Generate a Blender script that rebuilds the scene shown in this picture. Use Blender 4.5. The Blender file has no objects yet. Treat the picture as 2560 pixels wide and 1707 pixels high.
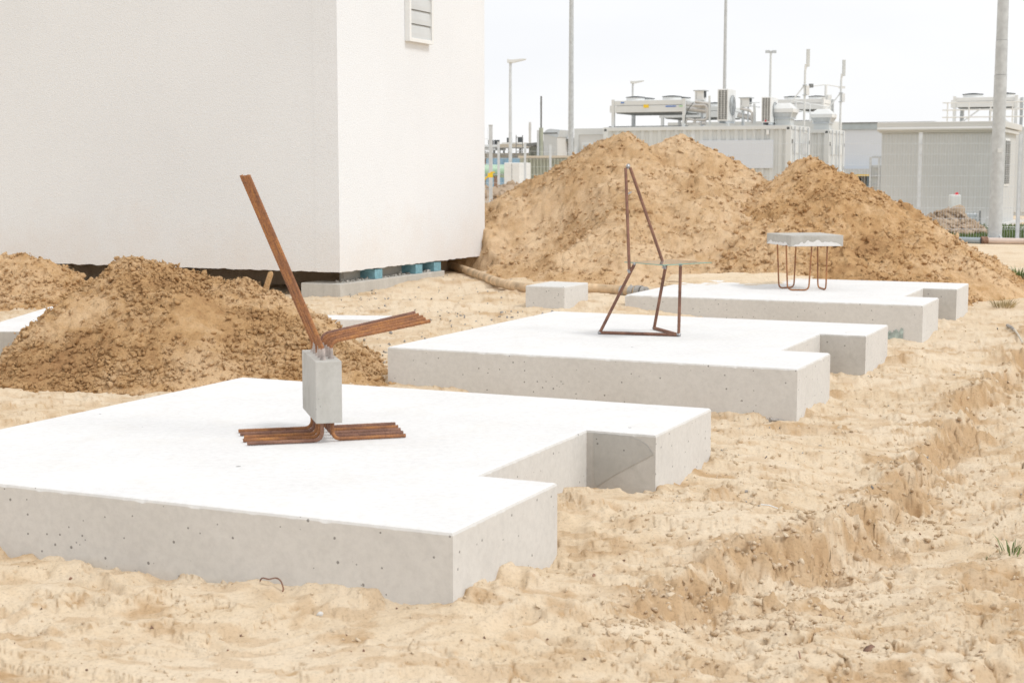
import bpy, math, random
import numpy as np
from mathutils import Vector
R = math.radians
rng = np.random.RandomState(7)
random.seed(7)
scene = bpy.context.scene
COL = scene.collection

# ------------------------------------------------------------------ camera, sky, sun, exposure
F0, CX, CY, PITCH = 3790.6, 1280.0, 853.5, 0.1116        # photograph at 2560 px wide; camera 1 m above the slab tops
cam_d = bpy.data.cameras.new('camera')
cam_d.sensor_width = 36.0
cam_d.lens = F0 / 2560.0 * 36.0
cam_d.clip_start = 0.05
cam_d.clip_end = 3000
cam_d.dof.use_dof = True
cam_d.dof.focus_distance = 7.5
cam_d.dof.aperture_fstop = 8.0
cam = bpy.data.objects.new('camera', cam_d)
COL.objects.link(cam)
cam.location = (0, 0, 1.0)
cam.rotation_euler = (math.pi / 2 - PITCH, 0, 0)
scene.camera = cam

SUN_EL, SUN_AZ = R(52), R(-28)         # azimuth measured from +X, the sun stands to the right behind the cloud
world = bpy.data.worlds.new('World')
scene.world = world
world.use_nodes = True
wn, wl = world.node_tree.nodes, world.node_tree.links
wn.clear()
w_out = wn.new('ShaderNodeOutputWorld')
w_bg = wn.new('ShaderNodeBackground')
w_sky = wn.new('ShaderNodeTexSky')
w_sky.sky_type = 'NISHITA'
w_sky.sun_disc = False
w_sky.sun_elevation = SUN_EL
w_sky.sun_rotation = math.pi / 2 - SUN_AZ
w_co = wn.new('ShaderNodeTexCoord')
w_mp = wn.new('ShaderNodeMapping'); w_mp.inputs['Scale'].default_value = (1, 1, 3.2)
w_no = wn.new('ShaderNodeTexNoise'); w_no.inputs['Scale'].default_value = 2.6; w_no.inputs['Detail'].default_value = 6
w_no.inputs['Roughness'].default_value = 0.45
w_rp = wn.new('ShaderNodeValToRGB')
w_rp.color_ramp.elements[0].position = 0.32; w_rp.color_ramp.elements[0].color = (0.905, 0.915, 0.945, 1)
w_rp.color_ramp.elements[1].position = 0.62; w_rp.color_ramp.elements[1].color = (1.0, 0.998, 0.99, 1)
w_sc = wn.new('ShaderNodeVectorMath'); w_sc.operation = 'SCALE'; w_sc.inputs['Scale'].default_value = 8.9
w_mx = wn.new('ShaderNodeMix'); w_mx.data_type = 'RGBA'; w_mx.inputs[0].default_value = 0.95
wl.new(w_co.outputs['Generated'], w_mp.inputs[0]); wl.new(w_mp.outputs[0], w_no.inputs['Vector'])
wl.new(w_no.outputs[0], w_rp.inputs[0]); wl.new(w_rp.outputs[0], w_sc.inputs[0])
wl.new(w_sky.outputs[0], w_mx.inputs[6]); wl.new(w_sc.outputs[0], w_mx.inputs[7])
wl.new(w_mx.outputs[2], w_bg.inputs[0])
w_bg.inputs[1].default_value = 0.1
wl.new(w_bg.outputs[0], w_out.inputs[0])

sun_d = bpy.data.lights.new('sun', 'SUN')
sun_d.energy = 1.22
sun_d.angle = R(14)
sun_d.color = (1.0, 0.985, 0.955)
sun = bpy.data.objects.new('sun', sun_d)
COL.objects.link(sun)
sd = Vector((math.cos(SUN_EL) * math.cos(SUN_AZ), math.cos(SUN_EL) * math.sin(SUN_AZ), math.sin(SUN_EL)))
sun.rotation_euler = sd.to_track_quat('Z', 'Y').to_euler()
sun.location = (5, -5, 12)
scene.view_settings.view_transform = 'Standard'
scene.view_settings.look = 'None'
scene.view_settings.gamma = 1.0
scene.view_settings.use_curve_mapping = False
scene.view_settings.exposure = 0.26

# ------------------------------------------------------------------ measuring helpers
CP, SP = math.cos(PITCH), math.sin(PITCH)
def ray(px, py):
    a, b = (px - CX) / F0, -(py - CY) / F0
    return np.array([a, CP + b * SP, -SP + b * CP])
def at(px, py, D):                       # point at forward distance D
    r = ray(px, py); r = r * (D / r[1]); return np.array([r[0], r[1], 1 + r[2]])
def on_z(px, py, z):                     # point on the level z
    r = ray(px, py); t = (z - 1) / r[2]; return np.array([r[0] * t, r[1] * t, z])
def z_above(x, y, py):                   # height seen at row py over the ground point x, y
    b = -(py - CY) / F0; return 1 + y * (-SP + b * CP) / (CP + b * SP)
TH = R(65.63)                            # the direction the row of slabs runs in
GA = TH - math.pi / 2                    # rotation of the building grid
EU = np.array([math.cos(TH), math.sin(TH)]); EV = np.array([-math.sin(TH), math.cos(TH)])
class Frame:
    """a thing's own axes: x right along its front, y away, z up"""
    def __init__(s, origin, rot=GA):
        s.o = np.array(origin, float); s.r = rot
        s.ex = np.array([math.cos(rot), math.sin(rot), 0]); s.ey = np.array([-math.sin(rot), math.cos(rot), 0])
    def hit(s, px, py, yoff=0.0):        # local x, z of a photo point on the upright plane y = yoff
        r = ray(px, py); c = np.array([0, 0, 1.0]); n = s.ey
        t = (np.dot(s.o + n * yoff - c, n)) / np.dot(r, n); p = c + r * t - s.o
        return float(np.dot(p, s.ex)), float(p[2])
    def w(s, x, y, z): return s.o + s.ex * x + s.ey * y + np.array([0, 0, z])

# ------------------------------------------------------------------ noise in numpy
PERM = np.random.RandomState(11).permutation(256); PERM = np.concatenate([PERM, PERM, PERM])
GR = np.array([[1,1,0],[-1,1,0],[1,-1,0],[-1,-1,0],[1,0,1],[-1,0,1],[1,0,-1],[-1,0,-1],[0,1,1],[0,-1,1],[0,1,-1],[0,-1,-1],[1,1,0],[0,-1,1],[-1,1,0],[0,-1,-1]], float)
def perlin(x, y, z=0.0):
    x = np.asarray(x, float); y = np.asarray(y, float); z = np.zeros_like(x) + z
    xi = np.floor(x).astype(int); yi = np.floor(y).astype(int); zi = np.floor(z).astype(int)
    fx, fy, fz = x - xi, y - yi, z - zi
    fade = lambda t: t * t * t * (t * (t * 6 - 15) + 10)
    u, v, w = fade(fx), fade(fy), fade(fz)
    def g(i, j, k):
        h = PERM[(PERM[(PERM[(xi + i) & 255] + yi + j) & 255] + zi + k) & 255] & 15
        q = GR[h]; return q[..., 0] * (fx - i) + q[..., 1] * (fy - j) + q[..., 2] * (fz - k)
    def l(a, b, t): return a + t * (b - a)
    return l(l(l(g(0,0,0), g(1,0,0), u), l(g(0,1,0), g(1,1,0), u), v), l(l(g(0,0,1), g(1,0,1), u), l(g(0,1,1), g(1,1,1), u), v), w)
def fbm(x, y, z=0.0, o=4, gain=0.5):
    s, a = 0, 1.0
    for i in range(o):
        s = s + a * perlin(x * 2**i + 13.7 * i, y * 2**i + 7.3 * i, np.asarray(z) * 2**i + 3.1 * i); a *= gain
    return s
def billow(x, y, z=0.0, o=3, gain=0.5):
    s, a = 0, 1.0
    for i in range(o):
        s = s + a * np.abs(perlin(x * 2**i + 5.7 * i, y * 2**i + 9.3 * i, np.asarray(z) * 2**i + 1.7 * i)); a *= gain
    return s
def worley(x, y, seed=0):
    xi = np.floor(x).astype(int); yi = np.floor(y).astype(int)
    f1 = np.full(x.shape, 9.0); f2 = np.full(x.shape, 9.0); idn = np.zeros(x.shape)
    for i in (-1, 0, 1):
        for j in (-1, 0, 1):
            cx_, cy_ = xi + i, yi + j
            h = PERM[(PERM[(cx_ + seed) & 255] + cy_) & 255]; h2 = PERM[(h + 57 + seed) & 255]; h3 = PERM[(h2 + 91) & 255]
            d = np.hypot(cx_ + h / 255.0 - x, cy_ + h2 / 255.0 - y)
            m = d < f1
            f2 = np.where(m, f1, np.minimum(f2, d)); idn = np.where(m, h3 / 255.0, idn); f1 = np.where(m, d, f1)
    return f1, f2, idn
def sstep(a, b, x):
    t = np.clip((x - a) / (b - a), 0, 1); return t * t * (3 - 2 * t)

# ------------------------------------------------------------------ materials
MATS = {}
def new_mat(name):
    m = bpy.data.materials.new(name); m.use_nodes = True
    nt = m.node_tree; b = nt.nodes['Principled BSDF']; MATS[name] = m
    return m, nt, b
def N(nt, t, **kw):
    n = nt.nodes.new(t)
    for k, v in kw.items():
        if k in n.inputs: n.inputs[k].default_value = v
        else: setattr(n, k, v)
    return n
def ramp(nt, src, stops):
    r = nt.nodes.new('ShaderNodeValToRGB'); e = r.color_ramp.elements
    while len(e) < len(stops): e.new(0.5)
    for i, (p, c) in enumerate(stops):
        e[i].position = p; e[i].color = (*c, 1) if len(c) == 3 else c
    nt.links.new(src, r.inputs[0]); return r
def mixc(nt, fac, a, b, mode='MIX'):
    m = nt.nodes.new('ShaderNodeMix'); m.data_type = 'RGBA'; m.blend_type = mode
    for s, v in ((0, fac), (6, a), (7, b)):
        if isinstance(v, (int, float)): m.inputs[s].default_value = v
        elif isinstance(v, tuple): m.inputs[s].default_value = (*v, 1)
        else: nt.links.new(v, m.inputs[s])
    return m.outputs[2]
def plain(name, col, rough=0.6, metal=0.0, var=0.06, scale=3.0, bump=0.0, bscale=60, spec=0.5):
    m, nt, b = new_mat(name)
    tc = N(nt, 'ShaderNodeTexCoord'); no = N(nt, 'ShaderNodeTexNoise', Scale=scale, Detail=6.0, Roughness=0.6)
    nt.links.new(tc.outputs['Object'], no.inputs['Vector'])
    lo = tuple(max(0, c * (1 - 2.2 * var)) for c in col); hi = tuple(min(1, c * (1 + 1.6 * var)) for c in col)
    r = ramp(nt, no.outputs[0], [(0.3, lo), (0.7, hi)])
    nt.links.new(r.outputs[0], b.inputs['Base Color'])
    b.inputs['Roughness'].default_value = rough; b.inputs['Metallic'].default_value = metal
    b.inputs['Specular IOR Level'].default_value = spec
    if bump:
        n2 = N(nt, 'ShaderNodeTexNoise', Scale=bscale, Detail=3.0); nt.links.new(tc.outputs['Object'], n2.inputs['Vector'])
        bp = N(nt, 'ShaderNodeBump', Strength=bump, Distance=0.004); nt.links.new(n2.outputs[0], bp.inputs['Height'])
        nt.links.new(bp.outputs[0], b.inputs['Normal'])
    return m
def sand(name, dry, mid, wet, sc=1.0, bias=0.0, bump=0.6):
    m, nt, b = new_mat(name)
    L = nt.links
    tc = N(nt, 'ShaderNodeTexCoord')
    n1 = N(nt, 'ShaderNodeTexNoise', Scale=1.1 * sc, Detail=7.0, Roughness=0.62, Distortion=0.5)
    n2 = N(nt, 'ShaderNodeTexNoise', Scale=9.0 * sc, Detail=8.0, Roughness=0.7)
    n3 = N(nt, 'ShaderNodeTexNoise', Scale=90.0, Detail=5.0, Roughness=0.75)
    n4 = N(nt, 'ShaderNodeTexNoise', Scale=420.0, Detail=2.0)
    for n in (n1, n2, n3, n4): L.new(tc.outputs['Object'], n.inputs['Vector'])
    ad = N(nt, 'ShaderNodeMath', operation='MULTIPLY_ADD'); ad.inputs[1].default_value = 0.55
    L.new(n2.outputs[0], ad.inputs[0]); L.new(n1.outputs[0], ad.inputs[2])
    r = ramp(nt, ad.outputs[0], [(0.52 + bias, wet), (0.72 + bias, mid), (0.9 + bias, dry)])
    sp = ramp(nt, n3.outputs[0], [(0.28, (0.62, 0.6, 0.58)), (0.47, (1, 1, 1)), (0.75, (1.12, 1.12, 1.12))])
    c = mixc(nt, 0.8, r.outputs[0], sp.outputs[0], 'MULTIPLY')
    if name == 'sand_ground':                  # wet subsoil tone, plus crevice shade painted on cracks, scarps and bank face
        da = N(nt, 'ShaderNodeAttribute', attribute_name='damp_crevice_shade')
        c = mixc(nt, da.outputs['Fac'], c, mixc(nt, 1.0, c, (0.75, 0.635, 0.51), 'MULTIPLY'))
    # scattered dark grit
    vo = N(nt, 'ShaderNodeTexVoronoi', Scale=70.0); L.new(tc.outputs['Object'], vo.inputs['Vector'])
    gt = ramp(nt, vo.outputs['Distance'], [(0.09, (1, 1, 1)), (0.14, (0, 0, 0))])
    wn_ = N(nt, 'ShaderNodeTexWhiteNoise'); L.new(vo.outputs['Position'], wn_.inputs['Vector'])
    g2 = N(nt, 'ShaderNodeMath', operation='GREATER_THAN'); g2.inputs[1].default_value = 0.86; L.new(wn_.outputs[0], g2.inputs[0])
    g3 = N(nt, 'ShaderNodeMath', operation='MULTIPLY'); L.new(gt.outputs[0], g3.inputs[0]); L.new(g2.outputs[0], g3.inputs[1])
    g4 = N(nt, 'ShaderNodeMath', operation='MULTIPLY'); g4.inputs[1].default_value = 0.55; L.new(g3.outputs[0], g4.inputs[0])
    c = mixc(nt, g4.outputs[0], c, (0.12, 0.085, 0.06))
    L.new(c, b.inputs['Base Color'])
    b.inputs['Roughness'].default_value = 0.95; b.inputs['Specular IOR Level'].default_value = 0.15
    b1 = N(nt, 'ShaderNodeBump', Strength=bump, Distance=0.02); L.new(n3.outputs[0], b1.inputs['Height'])
    b2 = N(nt, 'ShaderNodeBump', Strength=0.35, Distance=0.002); L.new(n4.outputs[0], b2.inputs['Height']); L.new(b1.outputs[0], b2.inputs['Normal'])
    L.new(b2.outputs[0], b.inputs['Normal'])
    return m
def concrete(name, a, b_, holes=0.5, hs=26.0, stain=0.0, stain_col=(0.2, 0.19, 0.17), bump=0.25, streak=False):
    m, nt, b = new_mat(name); L = nt.links
    tc = N(nt, 'ShaderNodeTexCoord')
    n1 = N(nt, 'ShaderNodeTexNoise', Scale=2.2, Detail=7.0, Roughness=0.6); n2 = N(nt, 'ShaderNodeTexNoise', Scale=38.0, Detail=5.0, Roughness=0.7)
    for n in (n1, n2): L.new(tc.outputs['Object'], n.inputs['Vector'])
    r = ramp(nt, n1.outputs[0], [(0.33, a), (0.66, b_)])
    s = ramp(nt, n2.outputs[0], [(0.3, (0.93, 0.93, 0.93)), (0.6, (1.03, 1.03, 1.03))])
    c = mixc(nt, 1.0, r.outputs[0], s.outputs[0], 'MULTIPLY')
    if stain:
        n5 = N(nt, 'ShaderNodeTexNoise', Scale=4.5, Detail=8.0, Roughness=0.65, Distortion=0.6); L.new(tc.outputs['Object'], n5.inputs['Vector'])
        if streak:
            mp = N(nt, 'ShaderNodeMapping'); mp.inputs['Scale'].default_value = (3, 3, 0.4)
            L.new(tc.outputs['Object'], mp.inputs[0]); L.new(mp.outputs[0], n5.inputs['Vector'])
        q = ramp(nt, n5.outputs[0], [(0.5, (0, 0, 0)), (0.72, (stain, stain, stain))])
        c = mixc(nt, q.outputs[0], c, stain_col)
    vo = N(nt, 'ShaderNodeTexVoronoi', Scale=hs); vo.inputs['Randomness'].default_value = 1.0
    L.new(tc.outputs['Object'], vo.inputs['Vector'])
    wn_ = N(nt, 'ShaderNodeTexWhiteNoise'); L.new(vo.outputs['Position'], wn_.inputs['Vector'])
    # random radius for every blow hole, most cells have none
    rr = ramp(nt, wn_.outputs[0], [(1 - holes * 0.5, (0, 0, 0)), (1.0, (0.15, 0.15, 0.15))])
    lt = N(nt, 'ShaderNodeMath', operation='LESS_THAN'); L.new(vo.outputs['Distance'], lt.inputs[0]); L.new(rr.outputs[0], lt.inputs[1])
    hh = N(nt, 'ShaderNodeMath', operation='MULTIPLY'); hh.inputs[1].default_value = 0.7; L.new(lt.outputs[0], hh.inputs[0])
    c = mixc(nt, hh.outputs[0], c, (0.13, 0.12, 0.11))
    L.new(c, b.inputs['Base Color'])
    b.inputs['Roughness'].default_value = 0.9; b.inputs['Specular IOR Level'].default_value = 0.2
    iv = N(nt, 'ShaderNodeMath', operation='SUBTRACT'); L.new(n2.outputs[0], iv.inputs[0]); L.new(lt.outputs[0], iv.inputs[1])
    bp = N(nt, 'ShaderNodeBump', Strength=bump, Distance=0.003); L.new(iv.outputs[0], bp.inputs['Height'])
    L.new(bp.outputs[0], b.inputs['Normal'])
    return m
def rust(name, a, b_, c_):
    m, nt, b = new_mat(name); L = nt.links
    tc = N(nt, 'ShaderNodeTexCoord'); n1 = N(nt, 'ShaderNodeTexNoise', Scale=14.0, Detail=6.0, Roughness=0.65)
    n2 = N(nt, 'ShaderNodeTexNoise', Scale=160.0, Detail=3.0)
    for n in (n1, n2): L.new(tc.outputs['Object'], n.inputs['Vector'])
    r = ramp(nt, n1.outputs[0], [(0.34, a), (0.5, b_), (0.66, c_)])
    s = ramp(nt, n2.outputs[0], [(0.3, (0.75, 0.72, 0.7)), (0.65, (1.15, 1.12, 1.1))])
    L.new(mixc(nt, 1.0, r.outputs[0], s.outputs[0], 'MULTIPLY'), b.inputs['Base Color'])
    b.inputs['Roughness'].default_value = 0.8; b.inputs['Metallic'].default_value = 0.15
    bp = N(nt, 'ShaderNodeBump', Strength=0.4, Distance=0.0015); L.new(n2.outputs[0], bp.inputs['Height']); L.new(bp.outputs[0], b.inputs['Normal'])
    return m

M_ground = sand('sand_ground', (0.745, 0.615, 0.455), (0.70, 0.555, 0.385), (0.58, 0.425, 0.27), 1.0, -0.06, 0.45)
M_pile = sand('sand_pile_moist', (0.81, 0.57, 0.34), (0.64, 0.40, 0.195), (0.45, 0.25, 0.115), 0.9, 0.005, 0.9)
M_mound = sand('sand_mound', (0.83, 0.61, 0.39), (0.68, 0.455, 0.25), (0.49, 0.285, 0.14), 0.7, -0.015, 0.9)
M_damp = sand('sand_damp_crumbs', (0.70, 0.545, 0.385), (0.62, 0.465, 0.305), (0.50, 0.355, 0.22), 1.0, 0.0, 0.6)
M_dirt = sand('dirt_brown', (0.60, 0.47, 0.35), (0.50, 0.38, 0.27), (0.38, 0.27, 0.18), 1.0, 0.0, 0.8)
M_slab = concrete('concrete_slab', (0.65, 0.638, 0.612), (0.70, 0.688, 0.665), 1.6, 30.0, 0.12, (0.45, 0.43, 0.40))
M_slab_top = concrete('concrete_trowelled_top', (0.735, 0.725, 0.715), (0.79, 0.785, 0.775), 0.06, 14.0, 0.3, (0.68, 0.64, 0.58), 0.25)
M_found = concrete('concrete_foundation', (0.50, 0.48, 0.44), (0.58, 0.56, 0.52), 0.5, 22.0, 0.35, (0.33, 0.31, 0.27), 0.3, True)
M_block = concrete('concrete_cast_block', (0.46, 0.445, 0.41), (0.56, 0.545, 0.51), 0.5, 60.0, 0.45, (0.30, 0.285, 0.24), 0.25)
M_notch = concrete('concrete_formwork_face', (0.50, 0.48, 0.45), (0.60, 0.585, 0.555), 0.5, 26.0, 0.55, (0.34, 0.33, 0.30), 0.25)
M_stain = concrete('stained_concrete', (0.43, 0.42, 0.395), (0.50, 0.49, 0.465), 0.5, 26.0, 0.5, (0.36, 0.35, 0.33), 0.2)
M_rust = rust('rebar_rust', (0.235, 0.115, 0.065), (0.36, 0.165, 0.075), (0.48, 0.23, 0.08))
M_rust2 = rust('rebar_rust_brown', (0.18, 0.10, 0.075), (0.26, 0.14, 0.10), (0.33, 0.185, 0.125))
M_grout = plain('cement_smear', (0.46, 0.40, 0.37), 0.9, 0, 0.2, 40)
M_weld = plain('weld_steel', (0.45, 0.45, 0.46), 0.35, 0.8, 0.15, 60)

# rendered facade: grainy scratch plaster
def stucco(name, col):
    m, nt, b = new_mat(name); L = nt.links
    tc = N(nt, 'ShaderNodeTexCoord')
    n1 = N(nt, 'ShaderNodeTexNoise', Scale=0.6, Detail=5.0, Roughness=0.5); n2 = N(nt, 'ShaderNodeTexNoise', Scale=75.0, Detail=4.0, Roughness=0.7)
    vo = N(nt, 'ShaderNodeTexVoronoi', Scale=110.0)
    for n in (n1, n2, vo): L.new(tc.outputs['Object'], n.inputs['Vector'])
    r = ramp(nt, n1.outputs[0], [(0.3, tuple(c * 0.96 for c in col)), (0.7, tuple(min(1, c * 1.02) for c in col))])
    s = ramp(nt, n2.outputs[0], [(0.34, (0.88, 0.875, 0.87)), (0.5, (1, 1, 1))])
    # earth splashed up the foot of the wall
    sx = N(nt, 'ShaderNodeSeparateXYZ'); L.new(tc.outputs['Object'], sx.inputs[0])
    n3 = N(nt, 'ShaderNodeTexNoise', Scale=2.5, Detail=8.0, Roughness=0.7); L.new(tc.outputs['Object'], n3.inputs['Vector'])
    ma = N(nt, 'ShaderNodeMath', operation='MULTIPLY_ADD'); ma.inputs[1].default_value = 1.3; L.new(n3.outputs[0], ma.inputs[0])
    mb_ = N(nt, 'ShaderNodeMath', operation='MULTIPLY'); mb_.inputs[1].default_value = -1.0; L.new(sx.outputs[2], mb_.inputs[0]); L.new(mb_.outputs[0], ma.inputs[2])
    dr = ramp(nt, ma.outputs[0], [(0.0, (0, 0, 0)), (0.62, (0.55, 0.55, 0.55))])
    base = mixc(nt, dr.outputs[0], r.outputs[0], (0.78, 0.735, 0.70))
    L.new(mixc(nt, 0.8, base, s.outputs[0], 'MULTIPLY'), b.inputs['Base Color'])
    b.inputs['Roughness'].default_value = 0.95; b.inputs['Specular IOR Level'].default_value = 0.1
    ad = N(nt, 'ShaderNodeMath', operation='ADD'); L.new(n2.outputs[0], ad.inputs[0]); L.new(vo.outputs['Distance'], ad.inputs[1])
    bp = N(nt, 'ShaderNodeBump', Strength=0.5, Distance=0.004); L.new(ad.outputs[0], bp.inputs['Height']); L.new(bp.outputs[0], b.inputs['Normal'])
    return m
M_wall = stucco('white_render', (0.85, 0.875, 0.90))
M_vent = plain('vent_white', (0.62, 0.64, 0.64), 0.4, 0, 0.03)
M_vframe = plain('vent_frame', (0.82, 0.83, 0.82), 0.4, 0, 0.03)
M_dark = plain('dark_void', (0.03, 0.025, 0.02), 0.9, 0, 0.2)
M_foam = plain('blue_foam', (0.20, 0.40, 0.48), 0.8, 0, 0.12, 30)
M_hose = plain('hose_canvas', (0.58, 0.42, 0.26), 0.75, 0, 0.2, 9, 0.4, 40)
M_coup = plain('hose_coupling', (0.42, 0.40, 0.37), 0.5, 0.4, 0.15, 30)
M_galv = plain('galvanised', (0.53, 0.555, 0.565), 0.55, 0.1, 0.07, 9, 0.1, 60)
M_galv2 = plain('galvanised_light', (0.62, 0.655, 0.68), 0.5, 0.1, 0.05, 7)
M_cont = plain('container_grey', (0.62, 0.64, 0.63), 0.55, 0, 0.04, 1.2)
M_cont2 = plain('container_light', (0.69, 0.71, 0.705), 0.55, 0, 0.03, 1.2)
M_white = plain('white_enamel', (0.78, 0.79, 0.78), 0.45, 0, 0.03)
M_beige = plain('beige_cladding', (0.575, 0.585, 0.575), 0.6, 0, 0.02, 0.8)
M_beige2 = plain('beige_trim', (0.66, 0.655, 0.63), 0.55, 0, 0.02, 0.8)
M_cream = plain('cream_panel', (0.62, 0.55, 0.44), 0.6, 0, 0.05, 1)
M_black = plain('black_plastic', (0.07, 0.08, 0.085), 0.6, 0, 0.1)
M_shade = plain('dark_grey_steel', (0.22, 0.225, 0.22), 0.6, 0.2, 0.1)
M_steel = plain('stainless_steel', (0.62, 0.60, 0.57), 0.35, 0.5, 0.08, 8)
M_bluew = plain('pale_blue_facade', (0.66, 0.70, 0.755), 0.5, 0, 0.02, 0.3)
M_blueg = plain('roof_edge_blue', (0.42, 0.48, 0.51), 0.5, 0, 0.05)
M_green = plain('pale_green_sheet', (0.40, 0.42, 0.335), 0.6, 0, 0.06)
M_dgreen = plain('dark_green_sheet', (0.185, 0.20, 0.165), 0.6, 0, 0.06)
M_tank = plain('tank_green', (0.40, 0.60, 0.43), 0.45, 0, 0.06)
M_bluep = plain('blue_sheet', (0.24, 0.42, 0.58), 0.6, 0, 0.1)
M_brown = plain('brown_grey_roof', (0.27, 0.25, 0.21), 0.8, 0, 0.15)
M_brick = plain('brick_red', (0.33, 0.19, 0.12), 0.8, 0, 0.15)
M_yel = plain('yellow_paint', (0.85, 0.58, 0.04), 0.5, 0, 0.05)
M_blues = plain('blue_sticker', (0.06, 0.18, 0.55), 0.5, 0, 0.05)
M_greens = plain('green_sticker', (0.42, 0.66, 0.38), 0.5, 0, 0.05)
M_red = plain('red_paint', (0.70, 0.03, 0.05), 0.4, 0, 0.05)
M_pipep = plain('pink_pipe', (0.66, 0.54, 0.47), 0.6, 0, 0.08)
M_pipeg = plain('grey_pipe', (0.33, 0.38, 0.41), 0.6, 0, 0.08)
M_stone = plain('grey_stone', (0.36, 0.335, 0.31), 0.8, 0, 0.3, 20, 0.3)
M_bstone = plain('brown_stone', (0.26, 0.15, 0.10), 0.8, 0, 0.3, 20, 0.3)
M_wood = plain('weathered_wood', (0.42, 0.35, 0.26), 0.8, 0, 0.2, 20)
M_grass = plain('grass_blades', (0.13, 0.19, 0.05), 0.7, 0, 0.3, 8)
M_straw = plain('dry_grass', (0.45, 0.36, 0.20), 0.8, 0, 0.25, 8)
M_lawn = plain('lawn_soil', (0.14, 0.16, 0.06), 0.9, 0, 0.3, 3)
M_teal = plain('teal_residue', (0.42, 0.50, 0.475), 0.85, 0, 0.2, 30)
M_glass, nt_, b_g = new_mat('seat_glass')
b_g.inputs['Base Color'].default_value = (0.62, 0.64, 0.60, 1); b_g.inputs['Roughness'].default_value = 0.06
b_g.inputs['Transmission Weight'].default_value = 0.55; b_g.inputs['IOR'].default_value = 1.5
M_gedge = plain('glass_edge', (0.18, 0.46, 0.40), 0.3, 0, 0.1)

# ------------------------------------------------------------------ mesh helpers
def mk(name, V, Fa, mat, parent=None, smooth=False, loc=None, rot=0.0):
    me = bpy.data.meshes.new(name)
    V = np.asarray(V, float)
    if isinstance(Fa, np.ndarray):
        nf, k = Fa.shape
        me.vertices.add(len(V)); me.vertices.foreach_set('co', V.ravel())
        me.loops.add(nf * k); me.loops.foreach_set('vertex_index', Fa.ravel().astype(np.int32))
        me.polygons.add(nf); me.polygons.foreach_set('loop_start', (np.arange(nf) * k).astype(np.int32))
        me.update(calc_edges=True)
    else:
        me.from_pydata([tuple(v) for v in V], [], [tuple(int(i) for i in f) for f in Fa]); me.update()
    if smooth:
        sm = np.ones(len(me.polygons), bool)
        if not isinstance(Fa, np.ndarray): sm = np.array([len(f) <= 4 for f in Fa])
        me.polygons.foreach_set('use_smooth', sm)
    if smooth and not isinstance(Fa, np.ndarray): me.set_sharp_from_angle(angle=R(55))
    for m in (mat if isinstance(mat, (list, tuple)) else [mat]): me.materials.append(m)
    o = bpy.data.objects.new(name, me); COL.objects.link(o)
    if parent is not None: o.parent = parent
    if loc is not None: o.location = tuple(loc)
    if rot: o.rotation_euler = (0, 0, rot)
    return o
def tag(o, label, cat, group=None):
    o['label'] = label; o['category'] = cat
    if group: o['group'] = group
    return o
def struct(o): o['kind'] = 'structure'; return o
def stuff(o): o['kind'] = 'stuff'; return o
def empty(name, loc, rot=0.0, label=None, cat=None, group=None):
    o = bpy.data.objects.new(name, None); COL.objects.link(o); o.location = tuple(loc); o.rotation_euler = (0, 0, rot)
    o.empty_display_size = 0.2
    if label: tag(o, label, cat, group)
    return o
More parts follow.
